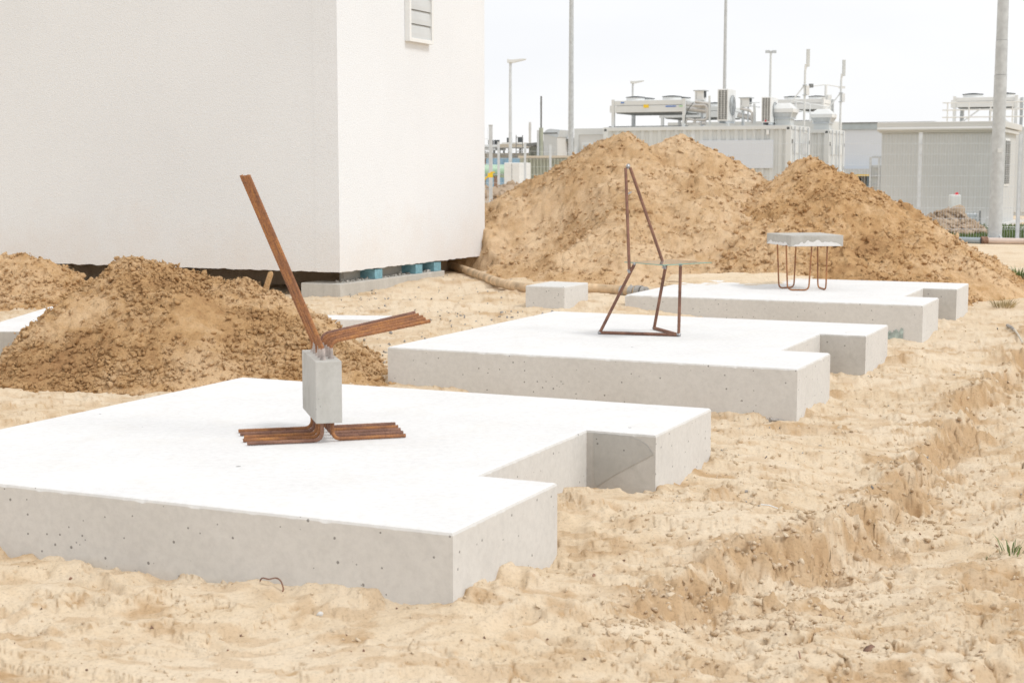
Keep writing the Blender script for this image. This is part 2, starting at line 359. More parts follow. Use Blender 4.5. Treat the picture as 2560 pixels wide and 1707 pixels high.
class MB:
    def __init__(s): s.v = []; s.f = []
    def box(s, x0, x1, y0, y1, z0, z1, taper=0.0):
        b = len(s.v); t = taper
        s.v += [(x0,y0,z0),(x1,y0,z0),(x1,y1,z0),(x0,y1,z0),(x0+t,y0+t,z1),(x1-t,y0+t,z1),(x1-t,y1-t,z1),(x0+t,y1-t,z1)]
        s.f += [(b,b+3,b+2,b+1),(b+4,b+5,b+6,b+7),(b,b+1,b+5,b+4),(b+1,b+2,b+6,b+5),(b+2,b+3,b+7,b+6),(b+3,b,b+4,b+7)]
        return s
    def tube(s, pts, r, n=8, cap=True):
        pts = [np.array(p, float) for p in pts]; k = len(pts); b = len(s.v)
        rad = r if hasattr(r, '__len__') else [r] * k
        T = []
        for i in range(k):
            t = pts[min(i + 1, k - 1)] - pts[max(i - 1, 0)]; T.append(t / (np.linalg.norm(t) + 1e-12))
        a = np.array([0, 0, 1.0]) if abs(T[0][2]) < 0.9 else np.array([1.0, 0, 0])
        nrm = np.cross(T[0], a); nrm /= np.linalg.norm(nrm)
        for i in range(k):
            nrm = nrm - T[i] * np.dot(nrm, T[i]); nrm /= np.linalg.norm(nrm); bi = np.cross(T[i], nrm)
            for j in range(n):
                an = 2 * math.pi * j / n
                rr = rad[i](an) if callable(rad[i]) else rad[i]
                s.v.append(tuple(pts[i] + (nrm * math.cos(an) + bi * math.sin(an)) * rr))
        for i in range(k - 1):
            for j in range(n):
                s.f.append((b + i*n + j, b + i*n + (j+1) % n, b + (i+1)*n + (j+1) % n, b + (i+1)*n + j))
        if cap:
            s.f.append(tuple(b + j for j in range(n))[::-1]); s.f.append(tuple(b + (k-1)*n + j for j in range(n)))
        return s
    def cyl(s, x, y, z0, z1, r, n=12, r2=None):
        b = len(s.v); r2 = r if r2 is None else r2
        for z, q in ((z0, r), (z1, r2)):
            for j in range(n): s.v.append((x + q*math.cos(2*math.pi*j/n), y + q*math.sin(2*math.pi*j/n), z))
        for j in range(n): s.f.append((b+j, b+(j+1)%n, b+n+(j+1)%n, b+n+j))
        s.f.append(tuple(range(b, b+n))[::-1]); s.f.append(tuple(range(b+n, b+2*n))); return s
    def poly(s, pts2, z0, z1):           # prism over a plan outline
        b = len(s.v); n = len(pts2)
        s.v += [(x, y, z0) for x, y in pts2] + [(x, y, z1) for x, y in pts2]
        for j in range(n): s.f.append((b+j, b+(j+1)%n, b+n+(j+1)%n, b+n+j))
        s.f.append(tuple(range(b, b+n))[::-1]); s.f.append(tuple(range(b+n, b+2*n))); return s
    def prof(s, pts2, y0, y1):           # prism of an x-z outline along y
        b = len(s.v); n = len(pts2)
        s.v += [(x, y0, z) for x, z in pts2] + [(x, y1, z) for x, z in pts2]
        for j in range(n): s.f.append((b+j, b+(j+1)%n, b+n+(j+1)%n, b+n+j)[::-1])
        s.f.append(tuple(range(b, b+n))); s.f.append(tuple(range(b+n, b+2*n))[::-1]); return s
    def build(s, name, mat, parent=None, smooth=False, loc=None, rot=0.0, bevel=0.0):
        o = mk(name, s.v, s.f, mat, parent, smooth, loc, rot)
        if bevel:
            m = o.modifiers.new('bevel', 'BEVEL'); m.width = bevel; m.segments = 2; m.limit_method = 'ANGLE'
        return o
def grid_faces(nu, nv, wrap=False):
    i = np.arange(nu - 1)[:, None]; j = np.arange(nv if wrap else nv - 1)[None, :]; j2 = (j + 1) % nv
    a = i * nv + j; b = i * nv + j2; c = (i + 1) * nv + j2; d = (i + 1) * nv + j
    return np.stack([a, b, c, d], -1).reshape(-1, 4)

# rough little stones / clods, joined in one mesh
t_ = (1 + 5 ** 0.5) / 2
ICO_V = np.array([(-1,t_,0),(1,t_,0),(-1,-t_,0),(1,-t_,0),(0,-1,t_),(0,1,t_),(0,-1,-t_),(0,1,-t_),(t_,0,-1),(t_,0,1),(-t_,0,-1),(-t_,0,1)], float); ICO_V /= np.linalg.norm(ICO_V[0])
ICO_F = np.array([(0,11,5),(0,5,1),(0,1,7),(0,7,10),(0,10,11),(1,5,9),(5,11,4),(11,10,2),(10,7,6),(7,1,8),(3,9,4),(3,4,2),(3,2,6),(3,6,8),(3,8,9),(4,9,5),(2,4,11),(6,2,10),(8,6,7),(9,8,1)])
def ico2():
    V = [tuple(v) for v in ICO_V]; Fn = []; c = {}
    def mid(a, b):
        k = (min(a, b), max(a, b))
        if k not in c:
            m = (np.array(V[a]) + np.array(V[b])) / 2; c[k] = len(V); V.append(tuple(m / np.linalg.norm(m)))
        return c[k]
    for a, b, d in ICO_F:
        x, y, z = mid(a, b), mid(b, d), mid(d, a); Fn += [(a, x, z), (b, y, x), (d, z, y), (x, y, z)]
    return np.array(V), np.array(Fn)
ICO2_V, ICO2_F = ico2()
def scatter_rocks(name, P, S, mat, parent=None, hi=False, flat=0.75, rs=3, rough=0.28, smooth=False):
    rg = np.random.RandomState(rs); BV, BF = (ICO2_V, ICO2_F) if hi else (ICO_V, ICO_F)
    n = len(P); V = np.repeat(BV[None], n, 0) * (1 + rough * rg.randn(n, len(BV), 1))
    V = V * np.stack([1 + .3 * rg.randn(n), 1 + .3 * rg.randn(n), flat * (1 + .2 * rg.randn(n))], -1)[:, None, :]
    q = rg.randn(n, 4); q /= np.linalg.norm(q, axis=1)[:, None]; w, x, y, z = q.T
    Rm = np.stack([1-2*(y*y+z*z), 2*(x*y-z*w), 2*(x*z+y*w), 2*(x*y+z*w), 1-2*(x*x+z*z), 2*(y*z-x*w), 2*(x*z-y*w), 2*(y*z+x*w), 1-2*(x*x+y*y)], -1).reshape(n, 3, 3)
    V = np.einsum('nij,nvj->nvi', Rm, V) * S[:, None, None] + P[:, None, :]
    Fc = (BF[None] + (np.arange(n) * len(BV))[:, None, None]).reshape(-1, 3)
    return mk(name, V.reshape(-1, 3), Fc, mat, parent, smooth)

# ------------------------------------------------------------------ the slabs' plan
U1, U2, UU, VN, VV = 0.7547, 1.7331, 2.4561, 0.2831, 2.3838
ORG = [np.array([-0.1654, 4.1424]), np.array([1.457, 7.6725]), np.array([3.0948, 11.375])]
def suv(k, u, v): return ORG[k] + EU * u + EV * v

# ------------------------------------------------------------------ ground
ctrl = []
def c_edge(k, u, v, py):                 # ground height where a slab's foot meets the sand
    x, y = suv(k, u, v); ctrl.append((x, y, z_above(x, y, py)))
for u, v, py in ((0, .02, 1500), (0, .25, 1507), (0, .65, 1484), (0, 1.0, 1452), (0, 1.45, 1392), (0, 1.8, 1358), (0, 2.38, 1352),
                 (.35, 0, 1452), (U1, 0, 1414), (U1 + .6, VN, 1250), (U2, VN, 1225), (U2, .03, 1232), (U2 + .35, 0, 1195), (UU, 0, 1155)):
    c_edge(0, u, v, py)
for u, v, py in ((0, .02, 1052), (0, .5, 1042), (0, 1.6, 1000), (U1, 0, 1005), (U2, .03, 934), (UU, 0, 894), (0, VV, 962)): c_edge(1, u, v, py)
for u, v, py in ((0, .02, 858), (U1, 0, 830), (U2, .03, 799), (UU, 0, 776)): c_edge(2, u, v, py)
def c_px(px, py, z): p = on_z(px, py, z); ctrl.append((p[0], p[1], z))
for px, py, z in ((100, 1650, -.25), (700, 1660, -.27), (1300, 1660, -.28), (1900, 1660, -.32), (2500, 1660, -.34), (200, 1450, -.22), (900, 1580, -.25),
                  (1650, 1300, -.225), (1500, 1480, -.245), (2400, 1400, -.33), (2500, 1150, -.34), (2540, 950, -.36), (2300, 1250, -.34),
                  (2000, 1050, -.27), (2200, 960, -.28), (2450, 800, -.30), (1000, 760, -.10), (1150, 800, -.10), (850, 760, -.12), (950, 860, -.14),
                  (1350, 740, -.08), (1200, 700, -.07), (1500, 730, -.06), (500, 900, -.2), (100, 1020, -.21), (100, 800, -.1), (700, 950, -.2), (800, 820, -.13)):
    c_px(px, py, z)
for x, y, z in ((-6, 10, -.15), (-6, 16, -.15), (0, 16, -.05), (3, 16, -.05), (8, 14, -.3), (8, 20, -.28), (3, 24, -.22), (-3, 24, -.2), (0, 30, -.27), (8, 30, -.27), (14, 22, -.3),
                (0, 2, -.27), (-4, 3, -.25), (4, 3, -.35), (8, 8, -.36), (-8, 6, -.2), (0, 45, -.3), (12, 45, -.3), (-10, 40, -.3), (20, 30, -.3)):
    ctrl.append((x, y, z))
for a_ in ((851, 750, -.14), (800, 742, -.14), (900, 745, -.13), (1112, 702, -.06), (1000, 722, -.10)): c_px(*a_)
ctrl = np.array(ctrl)
def macro(x, y):
    num = np.zeros_like(x); den = np.zeros_like(x)
    for cx_, cy_, cz_ in ctrl:
        s = 0.10 + 0.02 * cy_
        w = 1.0 / ((x - cx_) ** 2 + (y - cy_) ** 2 + s * s) ** 1.7
        num += w * cz_; den += w
    return num / den
LIP = np.array([on_z(px, py, -.23)[:2] for px, py in ((1130, 1700), (1480, 1560), (1690, 1470), (1822, 1418), (1930, 1362), (2048, 1296), (2115, 1270), (2185, 1205), (2275, 1140), (2378, 1010), (2455, 945), (2540, 870), (2600, 800))])
def lip_dist(x, y):
    best = np.full(x.shape, 99.0); side = np.ones(x.shape); prog = np.zeros(x.shape)
    for i in range(len(LIP) - 1):
        a, b = LIP[i], LIP[i + 1]; d = b - a; L2 = d @ d
        t = np.clip(((x - a[0]) * d[0] + (y - a[1]) * d[1]) / L2, 0, 1)
        dx, dy = x - a[0] - t * d[0], y - a[1] - t * d[1]; dd = np.hypot(dx, dy); m = dd < best
        cr = d[0] * dy - d[1] * dx
        side = np.where(m, np.where(cr < 0, 1.0, -1.0), side); prog = np.where(m, i + t, prog); best = np.where(m, dd, best)
    return best * side, prog
dents = []
for i in range(150):
    px, py = rng.uniform(-200, 2760), 900 + 760 * rng.rand() ** 0.8
    p = on_z(px, py, -.24); a = rng.uniform(0, math.pi)
    dents.append((p[0], p[1], a, rng.uniform(.04, .14), rng.uniform(.025, .055), rng.uniform(.006, .02)))
for px, py in ((1560, 1310), (1640, 1330), (1560, 1360), (1690, 1370), (1480, 1355)):
    p = on_z(px, py, -.22); dents.append((p[0], p[1], 0.2, .12, .04, .016))
DAMP_SHADE = {}
def ground_z(x, y, fine=True):
    h = macro(x, y)
    near = 1 - sstep(11, 20, np.hypot(x, y))
    h = h + 0.022 * fbm(x / .9, y / .9, 3.3, 3) * (0.4 + 0.6 * near)
    wx = x + .13 * fbm(x / .45, y / .45, 8.1, 4, .6); wy = y + .13 * fbm(x / .45, y / .45, 5.1, 4, .6)
    s, pr = lip_dist(wx, wy)
    fade = sstep(0.8, 2.8, pr) * near
    dep = (.105 + .06 * fbm(x / .8, y / .8, 1.0, 2)) * fade
    h = h + .025 * fade * np.exp(-(s / .16) ** 2) * (s < .05) - dep * (.40 * sstep(-.01, .04, s + .03 * fbm(x / .07, y / .07, 4., 3)) + .60 * sstep(.0, .19, s + .09 * fbm(x / .14, y / .14, 2., 3))) * np.exp(-np.clip(s, 0, 9) / .45)
    h = h + .045 * fade * np.exp(-((s - .62) / .22) ** 2) * (0.6 + 1.4 * fbm(x / .5, y / .5, 2.2, 2))
    h = h - .058 * fade * np.exp(-((s - 1.12) / .14) ** 2) + .034 * fade * np.exp(-((s - .90) / .06) ** 2) + .028 * fade * np.exp(-((s - 1.36) / .07) ** 2)
    if not fine: return h
    bank = np.exp(-((s - .06) / .16) ** 2) * fade
    rough = np.clip(.22 + 1.5 * fbm(x / .8, y / .8, 9.0, 3), .04, 1) + bank * 1.2 + .55 * sstep(.45, .7, s) * near
    rough = rough * (0.35 + 0.65 * near) * (1 - .75 * np.exp(-((s - .30) / .13) ** 2) * sstep(-.3, .1, fbm(x / .7, y / .7, 66., 2)))
    # turned-over crumbs and overlapping scuffs
    h = h + rough * .026 * (billow(x / .21, y / .12, 4.0, 4, .55) - .4)
    f1, f2, idn = worley(x / .085, y / .065, 3)
    h = h + rough * .016 * sstep(.4, .12, f1) * (idn > .84)
    f1, f2, idn = worley(x / .034, y / .03, 9)
    h = h + rough * .006 * sstep(.45, .1, f1) * (idn > .68)
    fb1, fb2, idb = worley((x + .02 * fbm(x / .05, y / .05, 1.)) / .06, (y + .02 * fbm(x / .05, y / .05, 2.)) / .05, 41)
    h = h + np.clip(bank, 0, 1) * (.020 * (idb - .5) + .012 * sstep(.5, .1, fb1)) * (idb > .25) - np.clip(bank, 0, 1) * .012 * sstep(.12, 0, fb2 - fb1)
    # crust plates, cracked and tipped, right of the rut
    f1, f2, idn = worley((x + .05 * fbm(x / .2, y / .2, 6.)) / .22, (y + .05 * fbm(x / .2, y / .2, 7.)) / .15, 21)
    pm = sstep(-.6, .5, s) * near * sstep(-.08, .12, fbm(x / .6, y / .6, 12., 3))
    f2p = f2 - f1; h = h + pm * ((idn - .5) * .022 - .016 * sstep(.06, .0, f2 - f1))
    # wind-smoothed little scarps
    q = fbm(x / .5, y / .26, 15., 5, .58); h = h + .011 * near * (sstep(.02, .045, q) - .5) + .007 * near * sstep(.2, .215, q) + .007 * near * sstep(-.17, -.15, q)
    h = h + .0028 * fbm(x / .05, y / .05, 0., 3) * (0.4 + 0.6 * near)
    DAMP_SHADE['v'] = np.clip(.38 * np.exp(-((s - .07) / .06) ** 2) * fade * (.7 + 1.2 * fbm(x / .15, y / .15, 91., 3)) + .9 * near * np.exp(-((q - .034) / .013) ** 2) * sstep(-.1, .15, fbm(x / .4, y / .4, 95., 2)) + .6 * near * np.exp(-((q - .205) / .012) ** 2) + 1.0 * pm * sstep(.07, .01, f2p) + .8 * sstep(.02, .30, fbm(x / .38, y / .3, 61., 4, .6) + .35 * (rough - .6)) * np.clip(rough, 0, 1) + .45 * sstep(.1, .3, fbm(x / .16, y / .10, 71., 3)) * near, 0, 1)  # wet patches, with crevice shade painted into cracks, scarp lines and bank
    for dx, dy, a, L, W, dp in dents:
        m = (np.abs(x - dx) < L * 3) & (np.abs(y - dy) < L * 3)
        if not m.any(): continue
        u = (x[m] - dx) * math.cos(a) + (y[m] - dy) * math.sin(a); v = -(x[m] - dx) * math.sin(a) + (y[m] - dy) * math.cos(a)
        r = np.sqrt((u / L) ** 2 + (v / W) ** 2)
        h[m] = h[m] - dp * sstep(1.15, .45, r) + dp * .45 * np.exp(-((r - 1.3) / .28) ** 2)
    # sand drawn up against the slabs' feet
    for k in range(3):
        rx, ry = x - ORG[k][0], y - ORG[k][1]; u = rx * EU[0] + ry * EU[1]; v = rx * EV[0] + ry * EV[1]
        du = np.maximum(np.maximum(-u, u - UU), 0); dv = np.maximum(np.maximum(-v, v - VV), 0); d = np.hypot(du, dv)
        h = h + .02 * np.exp(-(d / .05) ** 1.5) * sstep(-.1, .35, fbm(x / .17, y / .17, 22. + k, 3))
    return h
ang = np.concatenate([np.linspace(-180, -30, 40)[:-1], np.linspace(-30, -23, 40)[:-1], np.linspace(-23, 23, 960), np.linspace(23, 30, 40)[1:], np.linspace(30, 180, 40)[1:-1]])
rr_ = np.concatenate([[0.02, .6, 1.2, 1.8, 2.3, 2.7], 1 / np.linspace(1 / 3.0, 1 / 36.0, 470), [40, 46, 54, 65, 80, 110, 160, 260, 420, 800, 1500]])
A_, R_ = np.meshgrid(np.radians(ang), rr_)
GX, GY = (R_ * np.sin(A_)).ravel(), (R_ * np.cos(A_)).ravel()
GZ = ground_z(GX, GY); far = sstep(36, 60, np.hypot(GX, GY)); GZ = GZ * (1 - far) - .3 * far
damp_shade = DAMP_SHADE['v'].copy(); nr_ = 1 - sstep(10, 16, R_.ravel()); sl_ = np.clip(damp_shade, .25, 1) * nr_
GX = GX + .016 * sl_ * perlin(GX / .06, GY / .06, 3.) + .004 * sl_ * perlin(GX / .025, GY / .025, 7.); GY = GY + .018 * sl_ * perlin(GX / .06, GY / .06, 13.) + .004 * sl_ * perlin(GX / .025, GY / .025, 17.)
gf = grid_faces(len(rr_), len(ang), True)[:, ::-1].copy()
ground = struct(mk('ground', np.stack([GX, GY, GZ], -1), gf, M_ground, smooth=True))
at_ = ground.data.attributes.new('damp_crevice_shade', 'FLOAT', 'POINT'); at_.data.foreach_set('value', damp_shade.astype(np.float32))
def gz(x, y): return float(ground_z(np.array([float(x)]), np.array([float(y)]))[0])

# ------------------------------------------------------------------ sand heaps
def heap(name, ridge, x0, x1, y0, y1, cell, mat, slope, label, lump=1.0, base=None, seedz=0.0, nclod=6000, csize=(.006, .02), gullies=True, smoothk=.09, hi_n=300, carve=None):
    nx, ny = int((x1 - x0) / cell), int((y1 - y0) / cell)
    X, Y = np.meshgrid(np.linspace(x0, x1, nx), np.linspace(y0, y1, ny), indexing='ij'); x, y = X.ravel(), Y.ravel()
    wob = .10 * lump * fbm(x / .7, y / .7, 3.0 + seedz, 3); wob2 = .10 * lump * fbm(x / .7, y / .7, 8.0 + seedz, 3)
    xx, yy = x + wob, y + wob2
    acc = np.zeros_like(x); smoothk *= .34
    for i in range(len(ridge) - 1):
        a, b = ridge[i], ridge[i + 1]; d = b[:2] - a[:2]
        for t in np.linspace(0, 1, 7)[:(7 if i == len(ridge) - 2 else 6)]:
            p = a + (b - a) * t
            acc += np.exp((p[2] - slope * np.sqrt((xx - p[0]) ** 2 + (yy - p[1]) ** 2 + .004)) / smoothk)
    h = np.log(acc + 1e-30) * smoothk
    g = macro(x, y)
    foot = g - .03
    h = h - .02 - .03 * lump - (.035 if lump > 1.25 and smoothk < .03 else 0)
    h = h - .07 * lump * sstep(.05, .5, h - macro(x, y)) * (billow((x + .3 * y) / .75, (y - .2 * x) / .55, 44. + seedz, 2) * 1.2 - .25)
    if carve is not None: h = carve(x, y, h)
    # soften the foot
    k = .05; h2 = np.maximum(h, foot - .25)
    up = sstep(-.05, .25, h2 - foot)
    body = h2 + up * lump * (.040 * fbm(x / .45, y / .38, 1.0 + seedz, 3) + .044 * (billow(x / .26, y / .2, 5. + seedz, 4, .6) - .42))
    f1, f2, idn = worley(x / .13, y / .11, 5 + int(seedz)); body += up * lump * .014 * sstep(.42, .12, f1) * (idn > .86) * idn
    f1, f2, idn = worley(x / .06, y / .055, 15 + int(seedz)); body += up * lump * .008 * sstep(.45, .1, f1) * (idn > .60) * np.clip(.3 + 2 * fbm(x / .6, y / .6, 50. + seedz, 2), 0, 1)
    f1, f2, idn = worley(x / .028, y / .028, 25 + int(seedz)); body += up * lump * (.019 * (billow(x / .085, y / .065, 60. + seedz, 3, .62) - .42) + .008 * fbm(x / .027, y / .024, 5., 3, .65)); calm = sstep(-.4, -.05, fbm(x / .5, y / .5, 30. + seedz, 2)); body += up * lump * .006 * sstep(.5, .1, f1) * (idn > .35) * calm
    z = np.where(h > foot - .2, body, h2)
    # sideways push gives the lumps undercut sides
    z_s = z * 1.0
    px_ = x + up * lump * (.022 * perlin(x / .07, y / .07, z_s / .07) + .014 * perlin(x / .03, y / .03, z_s / .03)); py_ = y + up * lump * (.022 * perlin(x / .07 + 40, y / .07, z_s / .07) + .014 * perlin(x / .03 + 9, y / .03, z_s / .03))
    V = np.stack([px_, py_, z], -1)
    F = grid_faces(nx, ny)
    keep = (z > g - .10)[F].any(1); F = F[keep][:, ::-1].copy()
    used = np.unique(F); mp = np.full(len(V), -1); mp[used] = np.arange(len(used))
    o = mk(name, V[used], mp[F][:, ::-1].copy(), mat, smooth=True)
    tag(o, label, 'sand heap' if mat is not M_dirt else 'dirt heap')
    # loose clods
    rg = np.random.RandomState(int(seedz) + 5)
    cand = np.where(z > g - .01)[0]
    # prefer the side one sees
    pick = cand[rg.randint(0, len(cand), nclod * 3)]
    den = fbm(x[pick] / .5, y[pick] / .5, 40 + seedz, 2); pick = pick[den + .62 * rg.rand(len(pick)) > .08][:nclod]
    S = csize[0] + (csize[1] - csize[0]) * rg.rand(len(pick)) ** 4.5
    P = V[pick] + np.stack([rg.randn(len(pick)) * cell, rg.randn(len(pick)) * cell, S * .25], -1)
    c = stuff(scatter_rocks('clods', P, S, mat, o, rs=int(seedz) + 1, rough=.36))
    pick = cand[rg.randint(0, len(cand), hi_n)]; S = csize[1] * (.8 + 1.1 * rg.rand(len(pick)) ** 3)
    c2 = stuff(scatter_rocks('large_clods', V[pick] + np.stack([0 * S, 0 * S, S * .1], -1), S, mat, o, hi=True, rs=int(seedz) + 2, rough=.15, flat=.6, smooth=False))
    return o
def RG(*p): return [at(*q) for q in p]
# heap between the front slab and the white building
def carve_near(x, y, h):
    rx, ry = x - ORG[0][0], y - ORG[0][1]; u = rx * EU[0] + ry * EU[1]; v = rx * EV[0] + ry * EV[1]
    # the heap stops at the slab's rim
    du = np.maximum(np.maximum(-u, u - UU), 0); dv = np.maximum(np.maximum(-v, v - VV), 0)
    d = np.hypot(du, dv); inside = (u > 0) & (u < UU) & (v > 0) & (v < VV)
    lim = np.where(inside, -.3, -.03 + .75 * d); h = np.minimum(h, lim)
    h = np.minimum(h, .50 - .90 * np.maximum(0, -.258 * y - x - .1 * fbm(x / .5, y / .5, 77., 3)))
    rx, ry = x - ORG[1][0], y - ORG[1][1]; u = rx * EU[0] + ry * EU[1]; v = rx * EV[0] + ry * EV[1]
    inside = (u > -.0) & (u < UU) & (v > 0) & (v < VV)
    return np.where(inside, np.minimum(h, -.2), h)
heap('sand_heap', RG((190, 690, 9.1), (270, 633, 9.2), (340, 626, 9.2), (420, 642, 9.3), (490, 672, 9.35), (570, 672, 9.3), (650, 705, 9.4), (740, 752, 9.5), (830, 810, 9.2), (920, 905, 8.6)),
     -5.2, 0.2, 6.9, 11.3, .0125, M_pile, .74, 'brown crumbly sand heap behind the front slab, below the white building', 1.0, seedz=0.0, nclod=24000, csize=(.0025, .018), carve=carve_near, hi_n=70)
heap('sand_heap', RG((-260, 650, 12.6), (-80, 640, 12.7), (30, 622, 12.8), (80, 628, 12.8), (140, 668, 12.8), (180, 705, 12.9)),
     -8.2, -3.2, 11.2, 14.2, .018, M_pile, .72, 'smaller brown sand heap at the left edge, against the white wall', 1.1, seedz=2.0, nclod=5000, csize=(.006, .026), hi_n=60)
def carve_left(x, y, h):
    # scooped hollow at the foot, beside the hose
    p = on_z(1345, 672, 0.0); d = np.hypot((x - p[0]) / .85, (y - p[1] - .25) / .8)
    h = h - .34 * sstep(1.0, .35, d)
    qb = on_z(851, 742, -.12); s = (x - qb[0]) * math.cos(GA) + (y - qb[1]) * math.sin(GA); u = (x - qb[0]) * EU[0] + (y - qb[1]) * EU[1]
    h = np.minimum(h, -.22 + 1.1 * np.maximum(s - .30, -.4) + 2.2 * np.maximum(u - 2.6, 0))
    return h
RL = RG((900, 600, 19.5), (1060, 575, 18.4), (1160, 530, 18.1), (1234, 494, 17.8), (1270, 474, 17.7), (1343, 450, 17.5), (1391, 424, 17.4), (1425, 392, 17.3), (1480, 352, 17.2), (1530, 340, 17.15), (1564, 318, 17.1), (1578, 318, 17.1), (1630, 378, 17.2), (1640, 378, 17.2), (1684, 313, 17.2), (1702, 313, 17.2), (1760, 396, 17.1), (1820, 455, 17.0), (1880, 498, 16.8))
heap('sand_mound', RL, -3.0, 5.8, 13.2, 21.0, .021, M_mound, .60, 'largest sand mound with two peaks, behind the rebar chair', 1.3, seedz=4.0, nclod=15000, csize=(.005, .024), carve=carve_left, smoothk=.07, hi_n=80)
RR2 = RG((1895, 510, 16.4), (1960, 446, 16.4), (2030, 376, 16.4), (2045, 378, 16.4), (2100, 436, 16.5), (2175, 502, 16.6), (2260, 552, 16.6), (2330, 580, 16.5), (2385, 640, 16.4), (2420, 690, 16.2))
heap('sand_mound', RR2, 1.6, 7.0, 13.3, 19.5, .019, M_pile, .60, 'darker single-peaked sand mound behind the concrete-topped stool', 1.35, seedz=7.0, nclod=13000, csize=(.005, .026), smoothk=.06, hi_n=90)
heap('dirt_heap', RG((1225, 462, 27), (1290, 452, 27), (1335, 470, 27), (1150, 470, 27)), -3, 2.0, 24, 29.5, .06, M_dirt, .35, 'low grey-brown dirt heap behind the wire fence beside the tall masts', 1.2, seedz=9.0, nclod=600, csize=(.03, .08), hi_n=40)
heap('dirt_heap', RG((2345, 528, 31), (2370, 524, 31)), 6.0, 12.5, 28.2, 34, .05, M_dirt, .58, 'small brown dirt heap behind the fence, in front of the beige substation', 1.2, seedz=11.0, nclod=1500, csize=(.03, .08), hi_n=80)

# ------------------------------------------------------------------ slabs
def slab(k, label):
    """notched foundation slab; its rim is uneven and chipped"""
    out = [(0, 0), (U1, 0), (U1, VN), (U2, VN), (U2, 0), (UU, 0), (UU, VV), (0, VV)]
    P, Nn, W = [], [], []
    step = .014
    for i in range(8):
        a, b = np.array(out[i]), np.array(out[(i + 1) % 8]); L = np.hypot(*(b - a)); n = int(L / step); d = (b - a) / L; nn = np.array([d[1], -d[0]])
        for j in range(n):
            P.append(a + d * L * j / n); t = j / n
            if j == 0:
                pv = np.array(out[i - 1]); dp = (a - pv) / np.hypot(*(a - pv)); q = nn + np.array([dp[1], -dp[0]]); Nn.append(q)
            else: Nn.append(nn)
    P, Nn = np.array(P), np.array(Nn); s = np.arange(len(P)) * step
    chip = .0035 * np.clip(fbm(s / .05, s * 0 + k * 3.3, 0., 4) - .12, 0, 1) * 3; chip = np.clip(chip, 0, .018)
    big = .018 * sstep(.42, .6, fbm(s / .22, s * 0 + 7 + k, 2., 2)); chip = chip + big * .2
    side = .0012 * fbm(s / .3, s * 0 + 1.5, k, 3)
    rings = []
    for z, ins in ((-.50, 0), (-.030, 0), (-.010 - chip * .8, 0.0), (-.003 - chip * .2, .004 + chip * .6), (0.0, .011 + chip)):
        ins = np.zeros(len(P)) + ins; q = P + Nn * (side - ins)[:, None]
        zz = np.zeros(len(P)) + z
        rings.append(np.concatenate([q, zz[:, None]], 1))
    n = len(P); V = np.concatenate(rings)
    F = [tuple(int(x) for x in f) for f in grid_faces(5, n, True)]
    F.append(tuple(range(4 * n, 5 * n)))
    # to world
    W = np.zeros_like(V); W[:, :2] = V[:, :1] * EU[None] + V[:, 1:2] * EV[None]; W[:, 2] = V[:, 2]
    o = mk('concrete_slab', W, F, [M_slab, M_slab_top, M_notch], loc=(*ORG[k], 0))
    o.data.polygons[len(F) - 1].material_index = 1
    cs = (n * 4); idx = o.data.polygons
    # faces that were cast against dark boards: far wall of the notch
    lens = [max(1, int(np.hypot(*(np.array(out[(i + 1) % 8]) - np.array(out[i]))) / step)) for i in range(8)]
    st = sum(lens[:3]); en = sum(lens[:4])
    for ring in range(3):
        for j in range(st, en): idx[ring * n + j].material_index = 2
    for j in range(3 * n, 4 * n): idx[j].material_index = 1
    tag(o, label, 'concrete slab', 'notched foundation slabs in a row')
    return o
slab(0, 'nearest notched concrete slab, carrying the block and rebar lounge seat')
s1_ = bpy.data.objects['concrete_slab']
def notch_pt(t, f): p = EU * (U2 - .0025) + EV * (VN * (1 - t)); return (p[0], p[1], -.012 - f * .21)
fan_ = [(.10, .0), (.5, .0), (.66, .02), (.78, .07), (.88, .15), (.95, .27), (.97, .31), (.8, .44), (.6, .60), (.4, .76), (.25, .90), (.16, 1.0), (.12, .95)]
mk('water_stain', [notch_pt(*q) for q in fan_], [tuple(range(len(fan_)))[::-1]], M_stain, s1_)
slab(1, 'middle notched concrete slab, carrying the glass-seated rebar chair')
s3 = slab(2, 'farthest notched concrete slab, carrying the concrete-topped stool')
# the slab half buried at the left edge, behind the heap
p0 = on_z(112, 770, 0.02); p1 = on_z(0, 804, 0.02)
ml = MB(); d_ = (p1 - p0)[:2]; d_ /= np.hypot(*d_); nrm_ = np.array([-d_[1], d_[0]]); nrm_ = nrm_ if nrm_[1] > 0 else -nrm_
q0 = p0[:2] - d_ * .8; q1 = p0[:2] + d_ * 1.6
ml.poly([tuple(q1), tuple(q0), tuple(q0 + nrm_ * .95), tuple(q1 + nrm_ * .95)], -.5, .02)
o = ml.build('concrete_slab', [M_found], bevel=.008); tag(o, 'grey concrete slab at the left edge, half buried by the sand heap', 'concrete slab')
o.data.materials.append(M_slab_top); o.data.polygons[5].material_index = 1
# small slab corner showing between heap and back sand
q = on_z(862, 803, -.06); ml = MB().box(-.55, .28, 0, .3, -.3, .0)
tag(ml.build('concrete_pad', M_slab_top, loc=(q[0], q[1], -.045), rot=R(-8), bevel=.006), 'low white concrete pad sunk in the sand behind the rebar seat', 'concrete pad')
# block on the sand left of the far slab
q = on_z(1412, 777, -.12); fb = Frame((q[0], q[1], 0)); xl, _ = fb.hit(1313, 760); zt = z_above(q[0], q[1], 717)
wv = 0.34
ml = MB().box(xl, 0, 0, .52, -.35, zt); tag(ml.build('concrete_block', M_slab, loc=(q[0], q[1], 0), rot=GA, bevel=.01), 'square concrete footing block beside the hose, behind the middle slab', 'concrete block')
